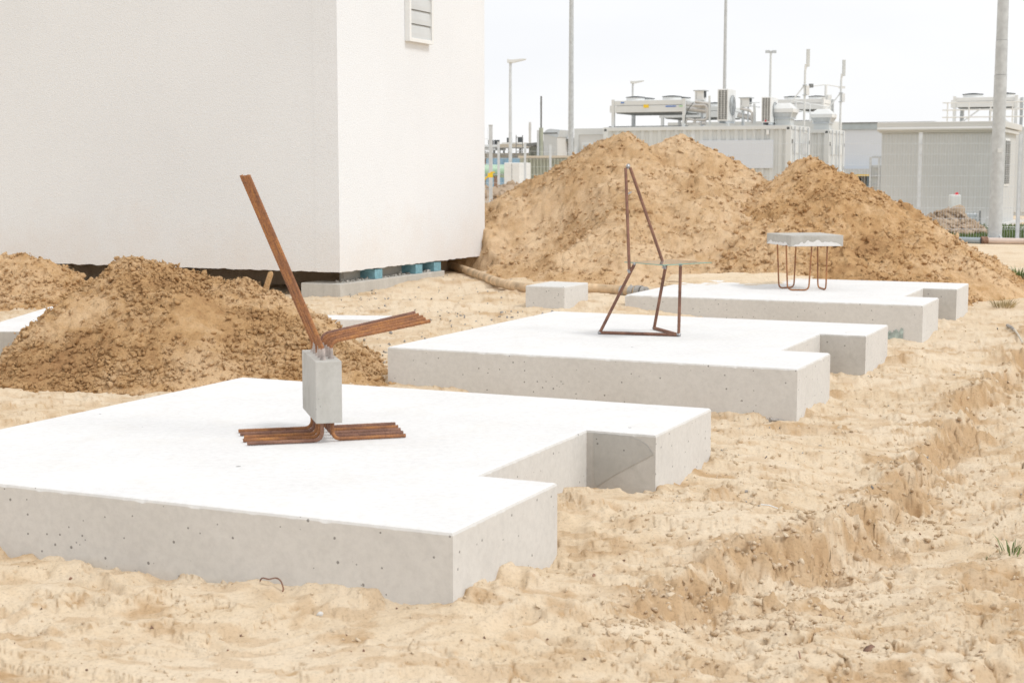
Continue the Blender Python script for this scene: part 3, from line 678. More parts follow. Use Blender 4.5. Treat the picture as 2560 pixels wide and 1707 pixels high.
# teal residue on the far slab's face
V = []; nn = 26
for i in range(nn):
    t = i / (nn - 1); u_ = .14 + .42 * t; top = .125 * max(0, 1 - t) ** .9 + .018 * math.sin(i * 2.3) * (1 - t)
    p = suv(2, -.0045, u_); V.append((p[0], p[1], z_above(p[0], p[1], 0) * 0 - .345)); V.append((p[0], p[1], -.33 + max(.01, top) + .02))
Fq = [(2*i, 2*i+1, 2*i+3, 2*i+2) for i in range(nn - 1)]
mk('paint_residue', [(v[0]-ORG[2][0], v[1]-ORG[2][1], v[2]) for v in V], Fq, M_teal, s3)
# sand blown over the far slab
def thin_sand(px0, px1, py0, py1, n, zb, label):
    c0, c1, c2, c3 = on_z(px0, py1, zb), on_z(px1, py1, zb), on_z(px1 + 40, py0, zb), on_z(px0 + 40, py0, zb)
    u, v = np.meshgrid(np.linspace(0, 1, n), np.linspace(0, 1, n), indexing='ij'); u, v = u.ravel(), v.ravel()
    P = (c0[None] * ((1-u)*(1-v))[:, None] + c1[None] * (u*(1-v))[:, None] + c2[None] * (u*v)[:, None] + c3[None] * ((1-u)*v)[:, None])
    e = np.minimum(np.minimum(u, 1 - u) * 4, np.minimum(v + .55, (1 - v) * 0 + 1)); m = .55 * fbm(P[:, 0] / .35, P[:, 1] / .12, 2., 4) + .35 * (v - .35) + .4 * np.clip(e, 0, 1) - .32
    P[:, 2] = zb + np.clip(m * .06, -.01, .03)
    F = grid_faces(n, n)
    F = F[(P[:, 2] > zb - .009)[F].any(1)][:, ::-1].copy()
    return stuff(mk('blown_sand', P, F[:, ::-1].copy(), M_ground, smooth=True))
thin_sand(1640, 2000, 688, 716, 150, 0.0, '')

# ------------------------------------------------------------------ rebar
def fillet(pts, r, n=7):
    pts = [np.array(p, float) for p in pts]; out = [pts[0]]
    for i in range(1, len(pts) - 1):
        a, b, c = pts[i-1], pts[i], pts[i+1]; d1 = (a-b)/np.linalg.norm(a-b); d2 = (c-b)/np.linalg.norm(c-b)
        an = math.acos(np.clip(d1 @ d2, -1, 1)); L = min(r / math.tan(an / 2), .48*np.linalg.norm(a-b), .48*np.linalg.norm(c-b)); 
        s, e = b + d1 * L, b + d2 * L
        for k in range(n + 1):
            t = k / n; out.append((1-t)**2 * s + 2*t*(1-t) * b + t*t * e)
    out.append(pts[-1]); return out
def resample(pts, st):
    pts = np.array(pts); d = np.linalg.norm(np.diff(pts, axis=0), axis=1); c = np.concatenate([[0], np.cumsum(d)]); n = max(2, int(c[-1] / st))
    s = np.linspace(0, c[-1], n); return np.stack([np.interp(s, c, pts[:, k]) for k in range(3)], -1), s
def rebar(name, pts, r, mat, parent, rad=.03, ribs=True, n=10):
    P, s = resample(fillet(pts, rad), .0026 if ribs else .012)
    b = MB()
    if ribs:
        rad_ = []
        for q in s:
            def f(an, q=q):
                ph = (q / .0098 + (1 if math.sin(an) > 0 else -1) * .55 * math.cos(an)) % 1.0
                ridge = 1.0 if abs(math.sin(an)) < .25 else (1.0 if ph < .38 else 0.0)
                return r * (.93 + .13 * ridge)
            rad_.append(f)
        b.tube(P, rad_, n)
    else: b.tube(P, r, n)
    return b.build(name, mat, parent, smooth=True)

# lounge seat: cast block with bent bars
S0 = np.array([-.72, 5.50]); SA = R(15)
seat = empty('lounge_sculpture', (S0[0], S0[1], 0), SA, 'rust-orange bent rebars cast into an upright concrete block on the nearest slab', 'seat sculpture')
ZB, ZT = .079, .309
b = MB().box(0, .098, 0, .385, ZB, ZT); b.build('block', M_block, seat, bevel=.0035)
rb = .0072
for i in range(5):
    dl, dr = .052 + .070 * i, .085 + .068 * i
    j = rng.uniform(-.004, .004, 6)
    rebar('foot_bar', [(.030, dl, ZB + .04), (.030, dl, .0085), (-.250 + j[0] * 2, dl + .004, .0085)], rb, M_rust2 if i % 3 == 0 else M_rust, seat, .034)
    rebar('foot_bar', [(.070, dr - .02, ZB + .04), (.070, dr - .02, .0085), (.355 + j[1] * 2, dr - .012, .0085)], rb, M_rust if i % 3 == 0 else M_rust2, seat, .034)
    db = .050 + .066 * i
    rebar('back_bar', [(.036, db, ZT - .03), (.034 + j[2], db, .352), (-.225 + j[3] * .5, db - .006, .985 + j[4] * .6)], rb, M_rust, seat, .05)
    da = .078 + .066 * i
    rebar('arm_bar', [(.070, da, ZT - .03), (.070 + j[5], da, .372 + .0 * i), (.445 - .0 * i + j[0], da, .440 + .002 * i)], rb, M_rust if i < 4 else M_rust2, seat, .038)
    # cement smeared up the feet of the bars
    for xx, dd in ((.036, db), (.070, da)):
        g = MB(); g.tube([(xx, dd, ZT - .001), (xx, dd, ZT + .012), (xx, dd, ZT + .035 + .01 * rng.rand())], [.0125, .0092, .0078], 9); g.build('cement_collar', M_grout, seat, True)

# glass seated chair
ch = empty('rebar_chair', (.82, 9.33, 0), 0, 'tall-backed welded rebar chair with a square glass seat on the middle slab', 'chair')
def L(x, y, z): return (x - .82, y - 9.33, z)
rc = .0098
Bl, Br, Bm = (.544, 9.33, .0105), (1.016, 9.19, .0105), (.905, 9.60, .0105)
Tl, Tr, Tm = (.741, 9.17, .443), (1.012, 9.10, .443), (.952, 9.35, .443)
AP = (.714, 9.40, 1.030)
UL, UR = (.712, 9.19, .400), (.940, 9.34, .415)
rebar('leg', [L(*Bl), L(*Tl)], rc, M_rust2, ch); rebar('leg', [L(*Br), L(*Tr)], rc, M_rust2, ch); rebar('leg', [L(*Bm), L(*Tm)], rc, M_rust2, ch)
rebar('base_bar', [L(*Bl), L(*Br)], rc, M_rust2, ch); rebar('base_bar', [L(*Bm), L(*Br)], rc, M_rust2, ch)
rebar('back_upright', [L(*UL), L(.700, 9.395, 1.018)], rc, M_rust2, ch); rebar('back_strut', [L(*UR), L(.728, 9.402, 1.022)], rc, M_rust2, ch)
def blob(p, r, mat=M_weld, nm='weld'):
    V = ICO2_V * r * (1 + .16 * np.random.RandomState(int(p[0]*999) % 97).randn(len(ICO2_V), 1)); return mk(nm, V + np.array(L(*p)), ICO2_F, mat, ch, True)
for p, r in ((Bl, .014), (Br, .016), (Bm, .012), (AP, .015), (UL, .013), (UR, .013), (Tr, .011), (Tl, .010)): blob(p, r)
mb = MB().tube([L(.708, 9.38, .86), L(.725, 9.385, .868), L(.738, 9.386, .874)], [.004, .006, .003], 6); mb.build('weld_spatter', M_weld, ch)
zs = .448; gc = [(.686, 9.25), (.895, 8.94), (1.214, 9.21), (1.0, 9.51)]
gl = MB().poly([(x - .82, y - 9.33) for x, y in gc], zs, zs + .004); go = gl.build('glass_seat', [M_glass, M_gedge], ch)
for i, p in enumerate(go.data.polygons):
    if i < 4: p.material_index = 1

# stool
st = empty('stool', (2.53, 13.08, 0), 0, 'low stool with thick concrete top on thin rusty hairpin legs, on the farthest slab', 'stool')
tc_ = [(2.345, 12.76), (2.803, 12.84), (2.722, 13.42), (2.236, 13.33)]
mb = MB().poly([(x - 2.53, y - 13.08) for x, y in tc_], .371, .464)
to = mb.build('stool_top', [M_block, M_slab_top], st, bevel=.004)
# bleached lower rim and pale centre of the top, thin cast skins
def skin(a, b, name, h, n=40, off=.0022, sd=0):
    a, b = np.array(a), np.array(b); d = b - a; L_ = np.hypot(*d); d = d / L_; nn = np.array([d[1], -d[0]]); V = []
    for i in range(n + 1):
        t = i / n; p = a + d * L_ * (.02 + .96 * t) + nn * off
        e = min(1, t * 9, (1 - t) * 6); hh = h * max(.05, e * (.75 + .55 * float(fbm(np.array([t * 9 + sd]), np.array([.5]), 1., 4)[0])))
        V += [(p[0] - 2.53, p[1] - 13.08, .374), (p[0] - 2.53, p[1] - 13.08, .374 + hh)]
    mk(name, V, [(2*i, 2*i+2, 2*i+3, 2*i+1) for i in range(n)], M_slab_top, st)
skin(tc_[0], tc_[1], 'white_efflorescence', .045, sd=1); skin(tc_[3], tc_[0], 'white_efflorescence', .03, sd=4)
r3 = .0068
for tops in (((2.270, 12.98, .38), (2.285, 12.95, .0085), (2.435, 13.07, .0085), (2.452, 13.10, .38)),
             ((2.318, 12.83, .38), (2.322, 12.75, .0085), (2.497, 12.73, .0085), (2.533, 12.82, .38)),
             ((2.618, 13.0, .38), (2.640, 13.06, .0085), (2.650, 12.77, .0085), (2.672, 12.86, .38)),
             ):
    rebar('hairpin_leg', [(x - 2.53, y - 13.08, z) for x, y, z in tops], r3, M_rust, st, .045, ribs=False, n=8)

# ------------------------------------------------------------------ white building
zg = -.12
q = on_z(851, 742, zg); BO = np.array([q[0], q[1], 0.]); fb = Frame(BO)
zbot = z_above(q[0], q[1], 681); zft = z_above(q[0], q[1], 710)
# length of the right hand face (runs along EU): where it meets image column 1212
def along_u(px, py): 
    r = ray(px, py); n = np.array([-EU[1], EU[0], 0]); c = np.array([0, 0, 1.]); t = np.dot(BO - c, n) / np.dot(r, n); p = c + r * t
    return float((p[:2] - BO[:2]) @ EU), float(p[2])
LU, _ = along_u(1212, 600); LF, _ = along_u(1112, 690)
bld = empty('white_building', BO, GA, 'large white rendered building on jacked-up footing, filling the upper left', 'building')
def wall(name, x0, y0, x1, y1, z0, z1, th, inward):
    n = int(math.hypot(x1 - x0, y1 - y0) / .02); V = []
    for i in range(n + 1):
        t = i / n; x, y = x0 + (x1 - x0) * t, y0 + (y1 - y0) * t; s_ = math.hypot(x - x0, y - y0)
        jz = .012 * float(fbm(np.array([s_ / .12]), np.array([x0 + 2.]), 0., 4)[0])
        V += [(x, y, z0 + jz), (x, y, z1), (x + inward[0] * th, y + inward[1] * th, z0 + jz), (x + inward[0] * th, y + inward[1] * th, z1)]
    F = []
    for i in range(n):
        a, b_ = 4 * i, 4 * i + 4; F += [(a, a+1, b_+1, b_), (a+2, b_+2, b_+3, a+3), (a, b_, b_+2, a+2), (a+1, a+3, b_+3, b_+1)]
    F += [(0, 2, 3, 1), (4*n, 4*n+1, 4*n+3, 4*n+2)]
    return mk(name, V, F, M_wall, bld)
HB = 5.2
wall('front_wall', -9.0, 0.0, -.004, 0.0, zbot, HB, .25, (0, 1))
wall('side_wall', 0.0, -.003, 0.0, LU, zbot, HB, .25, (-1, 0))
wall('rear_wall', -9.0, LU - .01, -.26, LU - .01, zbot, HB, .25, (0, -1))
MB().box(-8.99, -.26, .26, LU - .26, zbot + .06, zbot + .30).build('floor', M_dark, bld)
MB().box(-9.05, .06, -.05, LU + .05, HB + .002, HB + .2).build('roof', M_vent, bld)
# louvre in the side wall
ua, za = along_u(1012, 103); ub, zb_ = along_u(1072, 105)
zlo = za + .0; zhi = zlo + 1.55
lv = empty('louvre', (0, 0, 0)); lv.parent = bld
fr = MB(); w_ = .035
for (y0_, y1_, z0_, z1_) in ((ua, ua + w_, zlo, zhi), (ub - w_, ub, zlo, zhi), (ua + w_, ub - w_, zlo, zlo + w_), (ua + w_, ub - w_, zhi - w_, zhi)):
    fr.box(.002, .055, y0_, y1_, z0_, z1_)
lfr = fr.build('louvre_frame', M_vframe, bld); lfr['label'] = 'white louvre frame set in the side wall'
bpy.data.objects.remove(lv)
MB().box(.003, .006, ua + w_, ub - w_, zlo + w_, zhi - w_).build('backing', M_vent, lfr)
ns = 11; pit = (zhi - zlo - 2 * w_) / ns
for i in range(ns):
    z_ = zlo + w_ + i * pit; m = MB(); b0 = 0
    prof = [(.044, z_ + .002), (.043, z_ + pit * .35), (.037, z_ + pit * .75), (.028, z_ + pit * 1.0), (.022, z_ + pit * 1.0), (.030, z_ + pit * .72), (.036, z_ + pit * .33), (.038, z_ + .002)]
    m.prof(prof, ua + w_ + .001, ub - w_ - .001); m.build('slat', M_vent, lfr, smooth=False)
# footing under the corner
ft = MB(); xl, _ = fb.hit(752, 700)
ft.poly([(xl, .0), (0, 0), (0, LF), (-.22, LF), (-.22, .30), (xl, .30)], -.6, zft)
tag(ft.build('footing', M_found, loc=(BO[0], BO[1], 0), rot=GA, bevel=.008), 'grey L-shaped concrete footing under the corner of the white building', 'footing')
# foam wedges
for (pa, pb, pt, pz, lab) in ((940, 959, 661, 676, 'light blue foam block under the side wall, nearest the building corner'),
                              (1042, 1059, 655, 664, 'middle light blue foam block wedged under the side wall'),
                              (1088, 1105, 650, 657, 'farthest light blue foam block under the side wall')):
    a0, _ = along_u(pa, pz); a1, _ = along_u(pb, pz)
    w = MB().box(-.19, -.012, a0, a1, zft + .001, zbot - .012); tag(w.build('foam_block', M_foam, loc=(BO[0], BO[1], 0), rot=GA, bevel=.003), lab, 'foam block', 'blue foam blocks under the building')
MB().box(-.215, -.17, .35, LF - .05, zft - .002, zbot - .02).build('mortar_bed', M_block, bld)
# mortar rubble on the footing
rg = np.random.RandomState(4); n = 260; us = .15 + (LF - .2) * rg.rand(n); xs = -.03 - .12 * rg.rand(n)
P = BO[None] + np.stack([math.cos(GA) * xs + EU[0] * us, math.sin(GA) * xs + EU[1] * us, zft + .004 + 0 * us], -1)
stuff(scatter_rocks('mortar_rubble', P, .005 + .016 * rg.rand(n) ** 2, M_block, rs=8, flat=.5))
# deep shade below the building is closed by earth
MB().box(-8.9, -.3, .9, LU - .3, -.6, zbot + .055).build('earth_core', M_dirt, bld)

# ------------------------------------------------------------------ hose
def smooth_path(pts, k=10):
    P = [np.array(p, float) for p in pts]; out = []
    for i in range(len(P) - 1):
        a, b, c, d = P[max(i-1, 0)], P[i], P[i+1], P[min(i+2, len(P)-1)]
        for j in range(k):
            t = j / k; out.append(.5 * ((2*b) + (-a + c)*t + (2*a - 5*b + 4*c - d)*t*t + (-a + 3*b - 3*c + d)*t**3))
    out.append(P[-1]); return out
hp = []
for px, py in ((1105, 662), (1140, 664), (1185, 676), (1235, 694), (1290, 710), (1340, 716), (1400, 718), (1460, 715), (1520, 716), (1560, 719), (1592, 721)):
    p = on_z(px, py, .0); hp.append((p[0], p[1], max(gz(p[0], p[1]) + .04, -.03)))
hose = empty('hose', hp[0], 0, 'tan suction hose lying across the sand from the building to the far slab', 'hose')
hl = [np.array(p) - np.array(hp[0]) for p in smooth_path(hp)]
MB().tube(hl, .045, 12).build('tube', M_hose, hose, True)
e = np.array(hl[-1]); d = (np.array(hl[-1]) - np.array(hl[-3])); d /= np.linalg.norm(d)
for k, (a0, a1, r_) in enumerate(((-.16, -.12, .050), (-.07, -.02, .052), (0, .05, .058), (.06, .10, .050))):
    MB().tube([e + d * a0, e + d * a1], r_, 14).build('coupling_ring', M_coup, hose, True)

# ------------------------------------------------------------------ small things on the sand
def gravel(n, box, smin, smax, mat, rs, name='gravel', zl=-.2, pw=3.0):
    rg = np.random.RandomState(rs); px = box[0] + (box[2] - box[0]) * rg.rand(n); py = box[1] + (box[3] - box[1]) * rg.rand(n)
    P = np.array([on_z(a, b_, zl) for a, b_ in zip(px, py)]); P[:, 2] = ground_z(P[:, 0], P[:, 1]) + .002
    ok = np.ones(n, bool)
    for k in range(3):
        rx, ry = P[:, 0] - ORG[k][0], P[:, 1] - ORG[k][1]; u = rx * EU[0] + ry * EU[1]; v = rx * EV[0] + ry * EV[1]
        ok &= ~((u > -.005) & (u < UU) & (v > -.005) & (v < VV))
    P = P[ok]
    return stuff(scatter_rocks(name, P, smin + (smax - smin) * rg.rand(len(P)) ** pw, mat, rs=rs, flat=.6))
gravel(900, (830, 700, 1400, 900), .002, .013, M_stone, 31, 'gravel', -.11)
gravel(1600, (0, 1000, 2560, 1707), .0014, .008, M_ground, 33, 'sand_crumbs', -.25)
gravel(3600, (1500, 800, 2560, 1707), .0014, .014, M_ground, 34, 'sand_crumbs', -.3)
gravel(200, (0, 1250, 2560, 1707), .0015, .0065, M_bstone, 35, 'grit', -.25)
gravel(220, (1500, 750, 2560, 1300), .003, .010, M_stone, 36, 'grit', -.25)
rg = np.random.RandomState(77); nb_ = 2600; tt = 1.0 + (len(LIP) - 2.01) * rg.rand(nb_); ii = tt.astype(int); ff = tt - ii
Pm = LIP[ii] * (1 - ff)[:, None] + LIP[ii + 1] * ff[:, None]; dv_ = LIP[ii + 1] - LIP[ii]; dv_ /= np.hypot(dv_[:, 0], dv_[:, 1])[:, None]
of_ = -.06 + .42 * rg.rand(nb_) ** 1.6; Pm = Pm + np.stack([dv_[:, 1], -dv_[:, 0]], -1) * of_[:, None]
kp = fbm(Pm[:, 0] / .3, Pm[:, 1] / .3, 51., 2) > -.08; Pm = Pm[kp]; Sm = .002 + .011 * rg.rand(len(Pm)) ** 3.5
stuff(scatter_rocks('bank_crumbs', np.stack([Pm[:, 0], Pm[:, 1], ground_z(Pm[:, 0], Pm[:, 1]) + Sm * .2], -1), Sm, M_damp, rs=12, flat=.6))
def rock(px, py, zl, s, mat, label, cat='stone', flat=.7, rs=1):
    p = on_z(px, py, zl); p[2] = gz(p[0], p[1]) + s * .3
    o = scatter_rocks(cat.replace(' ', '_'), p[None], np.array([s]), mat, hi=True, rs=rs, flat=flat, rough=.12, smooth=True); return tag(o, label, cat)
rock(1235, 1418, -.2, .018, M_bstone, 'rust-brown stone chip at the foot of the nearest slab, below its notch', rs=4)
rock(782, 727, -.1, .035, M_bstone, 'brown stone lying against the left end of the building footing', rs=5)
rock(800, 1545, -.25, .009, M_slab, 'white plaster lump on the sand in front of the nearest slab', 'plaster lump', .9, rs=6)
rock(2430, 742, -.25, .10, M_pile, 'round brown sand clod, left one of the pair beside the grass tuft', 'sand clod', .9, rs=7)
rock(2480, 742, -.25, .12, M_pile, 'round brown sand clod, right one of the pair nearer the grass tuft', 'sand clod', .9, rs=8)
rock(2175, 1610, -.3, .02, M_bstone, 'dark pebble in the bottom right sand', 'pebble', rs=9)
rock(2050, 1508, -.3, .014, M_bstone, 'dark pebble below the rut in the right sand', 'pebble', rs=10)
def stick(pxa, pya, pxb, pyb, zl, r, mat, name, label, lift=.01):
    a, b_ = on_z(pxa, pya, zl), on_z(pxb, pyb, zl); a[2] = gz(a[0], a[1]) + lift; b_[2] = gz(b_[0], b_[1]) + lift
    return tag(MB().tube([a, (a + b_) / 2 + [0, 0, .004], b_], [r, r * .9, r * .7], 6).build(name, mat, None, True), label, name.replace('_', ' '))
stick(1902, 1274, 1944, 1281, -.22, .0028, M_white, 'plastic_straw', 'thin white plastic straw on the sand right of the nearest slab')
stick(2518, 828, 2537, 843, -.3, .014, M_stone, 'slate_strip', 'dark grey strip in the sand right of the farthest slab')
stick(2536, 850, 2556, 876, -.3, .010, M_cream, 'wood_stake', 'pale wooden stake lying in the sand at the right edge')
stick(1924, 1062, 1972, 1058, -.26, .012, M_stone, 'wood_chip', 'flat grey wood chip at the foot of the middle slab')
stick(2106, 1516, 2110, 1500, -.3, .0025, M_bstone, 'twig', 'short brown twig standing in the right foreground sand')
stick(2000, 1650, 1996, 1636, -.3, .0025, M_bstone, 'twig', 'short dark twig near the bottom edge of the sand')
# bent tie wire by the slab face
pts = []
for px, py in ((650, 1452), (656, 1444), (672, 1447), (690, 1444), (702, 1452), (708, 1470), (706, 1480)):
    p = suv(0, -.035, 0) ; r = ray(px, py); nrm_ = np.array([EU[0], EU[1], 0]); c = np.array([0, 0, 1.]); t = np.dot(np.array([p[0], p[1], 0]) - c, nrm_) / np.dot(r, nrm_); pts.append(c + r * t)
tag(MB().tube(smooth_path(pts, 5), .0022, 6).build('tie_wire', M_rust2, None, True), 'bent rusty tie wire sticking out of sand against the nearest slab', 'wire')
# upright peg of sand on the heap
p = at(672, 700, 9.45); tag(MB().tube([p + [-.03, 0, -.09], p + [-.005, 0, -.01], p + [.012, 0, .04], p + [.02, 0, .052]], [.02, .018, .018, .008], 9).build('sand_coated_peg', M_pile, None, True), 'sand-coated peg sticking up on the right shoulder of the near heap', 'peg')

def tuft(name, px, py, zl, n, h, sp, mats, label, drop=False):
    p = on_z(px, py, zl); p[2] = gz(p[0], p[1]); rg = np.random.RandomState(int(px))
    root = empty(name, p, 0, label, 'grass tuft')
    for mi, m in enumerate(mats):
        V, F = [], []
        for i in range(n):
            a = rg.rand() * 6.283; r0 = sp * .45 * rg.rand() ** .5; hh = h * (.45 + .6 * rg.rand()); b0 = np.array([math.cos(a), math.sin(a), 0]) * r0
            ln = (.25 + .8 * rg.rand()) * (1.6 if mi else 1.0); tip = b0 * (1 + ln) + np.array([math.cos(a), math.sin(a), 0]) * hh * .5 * ln + np.array([0, 0, hh * (.45 if mi else 1)]); mid = (b0 + tip) / 2 + np.array([0, 0, hh * .22])
            w = np.array([-math.sin(a + rg.randn()), math.cos(a + rg.randn()), 0]) * .0028 * (1 + h * 3); k = len(V)
            V += [b0 - w, b0 + w, mid + w * .8, mid - w * .8, tip]; F += [(k, k+1, k+2, k+3), (k+3, k+2, k+4)]
        stuff(mk('blades', V, F, m, root))
tuft('grass_tuft', 2545, 728, -.28, 260, .17, .30, (M_grass, M_straw), 'green and straw grass tuft at the right edge beside the sand mound')
tuft('grass_tuft', 2508, 775, -.28, 120, .09, .22, (M_straw,), 'dead straw-coloured grass clump below the green tuft')
tuft('grass_tuft', 2528, 1392, -.34, 26, .05, .10, (M_grass,), 'sparse green grass sprouting in the cracked sand at right')
tuft('grass_tuft', 2462, 1392, -.34, 5, .03, .03, (M_grass,), 'tiny grass sprig left of the sparse sprouts')

# ------------------------------------------------------------------ containers and their roof gear
ZG = -.30
def corr_wall(x0, x1, z0, z1, y, dep, pitch):
    """trapezoid-ribbed sheet facing -y; returns MB"""
    m = MB(); xs, ys = [], []; x = x0
    while x < x1 - pitch * .5:
        for f_, d_ in ((0, 0), (.32, 0), (.5, dep), (.82, dep)): xs.append(x + pitch * f_); ys.append(y + d_)
        x += pitch
    xs.append(x1); ys.append(y)
    for a, b_ in zip(xs, ys): m.v += [(a, b_, z0), (a, b_, z1)]
    m.f += [(2*i, 2*i+2, 2*i+3, 2*i+1) for i in range(len(xs) - 1)]; return m
def container(o, zt, L_, label, group):
    """origin at the right front corner; L_ long, 2.44 deep"""
    c = empty('container', o, GA, label, 'container', group); W_ = 2.44
    corr_wall(-L_ + .16, -.16, ZG + .15, zt - .10, .03, .045, .276).build('front_wall', M_cont, c)
    MB().box(-L_ + .05, -.05, .09, W_ - .03, ZG + .05, zt - .03).build('body', M_cont, c)
    for x0 in (-L_, -.16):
        for y0 in (0, W_ - .14): MB().box(x0, x0 + .16, y0, y0 + .14, ZG, zt).build('corner_post', M_cont2, c)
    MB().box(-L_ + .16, -.16, .0, .08, zt - .11, zt - .002).build('top_rail', M_cont2, c)
    MB().box(-L_ + .16, -.16, .0, .08, ZG, ZG + .15).build('bottom_rail', M_cont2, c)
    MB().box(-L_ + .02, -.02, .085, W_ - .02, zt - .028, zt + .012).build('roof', M_cont2, c)
    MB().box(-.10, .0, .14, W_ - .14, zt - .12, zt).build('door_header', M_cont2, c)
    for k, (a, b_) in enumerate(((.15, W_ / 2 - .006), (W_ / 2 + .006, W_ - .15))):
        d = MB().box(-.07, -.02, a, b_, ZG + .14, zt - .125).build('door', M_cont2, c)
        for zc in (.25, .5, .75): MB().box(-.018, .006, a + .12, b_ - .12, ZG + (zt - ZG) * zc - .17, ZG + (zt - ZG) * zc + .17).build('pressing', M_cont2, d, bevel=.01)
        for yy in (a + .22, b_ - .22): MB().cyl(.035, yy, ZG + .05, zt - .02, .022, 8).build('locking_rod', M_galv2, d, True)
        MB().box(.0, .05, (a + b_) / 2 - .12, (a + b_) / 2 + .12, ZG + 1.1, ZG + 1.35).build('lock_box', M_galv2, d)
        for zc in (.2, .5, .8): MB().box(-.02, .02, (a if k == 0 else b_) - .05, (a if k == 0 else b_) + .05, ZG + (zt - ZG) * zc, ZG + (zt - ZG) * zc + .12).build('hinge', M_shade, d)
    for x0 in (-L_ + .03, -.13):
        MB().box(x0, x0 + .08, -.004, .01, zt - .12, zt - .05).build('corner_hole', M_black, c)
    MB().box(-.01, .004, .03, .10, zt - .13, zt - .04).build('corner_hole', M_black, c)
    return c
def corner(px, py, D):
    p = at(px, py, D); return np.array([p[0], p[1], 0.]), float(p[2])
C1, zt1 = corner(1978, 313.5, 46.2); fc1 = Frame(C1)
C2, zt2 = C1 + np.array([EU[0], EU[1], 0]) * 5.15, zt1; fc2 = Frame(C2)
c1 = container(C1, zt1, 6.06, 'nearer pale grey shipping container with white panel, behind the sand mounds', 'pale grey shipping containers')
c2 = container(C2, zt2, 6.06, 'second pale grey shipping container, its doors showing right of the nearer one', 'pale grey shipping containers')
x0, z0 = fc1.hit(1748, 421); x1, z1 = fc1.hit(1933, 350)
MB().box(x0, x1, -.03, .03, z0, z1).build('white_panel', M_bluew, c1)
x0, z0 = fc1.hit(1916, 337); MB().box(x0 - .0, x0 + .08, -.03, .03, z0, z0 + .15).build('wall_lamp', M_white, c1)

def cooler(fr_, gx0, gx1, z0, z1, zroof, yo, dep, label, mat=M_cont2, nf=4, stickers=False, group='flat roof coolers'):
    """flat heat exchanger on legs with fans on top; box from gx0 to gx1"""
    root = empty('roof_cooler', fr_.w(gx0, yo, zroof), fr_.r, label, 'roof cooler', group); W_ = gx1 - gx0; a, b_ = z0 - zroof, z1 - zroof; mid = a + (b_ - a) * .58
    MB().box(.09, W_ - .09, 0, dep, a, mid - .006).build('lower_casing', mat, root, bevel=.008)
    MB().box(.09, W_ - .09, .01, dep - .01, mid + .006, b_).build('upper_casing', mat, root, bevel=.008)
    MB().box(.15, W_ - .15, .05, dep - .05, a - .03, a - .001).build('coil', M_shade, root)
    for x in (0, W_ - .088):
        for y in (-.01, dep - .09):
            MB().box(x, x + .088, y, y + .10, 0, b_ + .04).build('leg', mat if y < 0.5 else M_galv, root)
    MB().box(-.06, .0, -.01, .09, a, a + .22).build('bracket', mat, root)
    MB().box(-.10, W_ + .1, .01, .06, -.02, .03).build('foot_rail', M_shade, root)
    nxf = max(2, nf // 2)
    for i in range(nxf):
        for y in ((.27 * dep, .73 * dep) if nf > 2 else (.5 * dep,)):
            xc = W_ * (i + .5) / nxf; r = min(.30, dep * .21)
            f_ = MB().cyl(xc, y, b_ + .001, b_ + .11, r, 18, r * .96).build('fan_ring', M_white, root, True)
            g = MB(); g.cyl(xc, y, b_ + .125, b_ + .155, r * .38, 12)
            for k in range(10):
                an = k * math.pi / 5; g.tube([(xc + .3*r*math.cos(an), y + .3*r*math.sin(an), b_ + .15), (xc + 1.05*r*math.cos(an), y + 1.05*r*math.sin(an), b_ + .122)], .008, 4)
            g.cyl(xc, y, b_ + .115, b_ + .130, r * 1.05, 18); g.build('fan_guard', M_black, f_)
    return root
g1x0, z0 = fc1.hit(1529, 282.5, .2); g1x1, _ = fc1.hit(1712.6, 279, .2); _, z1 = fc1.hit(1530, 253, .2)
k1 = cooler(fc1, g1x0, g1x1, z0, z1, zt1 + .012, .2, 2.0, 'flat white cooler with yellow and blue stickers on the nearer container roof', stickers=True)
W_ = g1x1 - g1x0; zr = z0 - zt1
for xa, xb, a, b_, m, nm in ((.44, .51, .17, .30, M_yel, 'sticker'), (.74, .88, .19, .235, M_blues, 'sticker'), (.92, .97, .19, .24, M_greens, 'sticker'), (.13, .17, .37, .42, M_blues, 'sticker')):
    MB().box(W_ * xa, W_ * xb, -.014, -.002, zr + a * .75, zr + b_ * .75).build(nm, m, k1)
cooler(fc2, g1x0 - .1, g1x1 - .1, z0, z1, zt2 + .012, .2, 2.0, 'flat white cooler half hidden behind the stickered one')
# cooler of the third row, right of the outdoor unit
F3 = Frame(np.array([*at(2060, 300, 57)[:2], 0.])); xa, za_ = F3.hit(1935, 275); xb, zb2 = F3.hit(2060, 247); _, zr3 = F3.hit(2000, 303)
cooler(F3, xa, xb, za_, zb2, zr3, 0, 1.7, 'white fan cooler seen between the two antenna masts', M_white, nf=2)
c3 = empty('container', F3.o, GA, 'third container, mostly hidden behind the second one', 'container', 'pale grey shipping containers'); MB().box(-6.0, .2, -.3, 2.2, ZG, zr3 - .002).build('body', M_cont, c3)

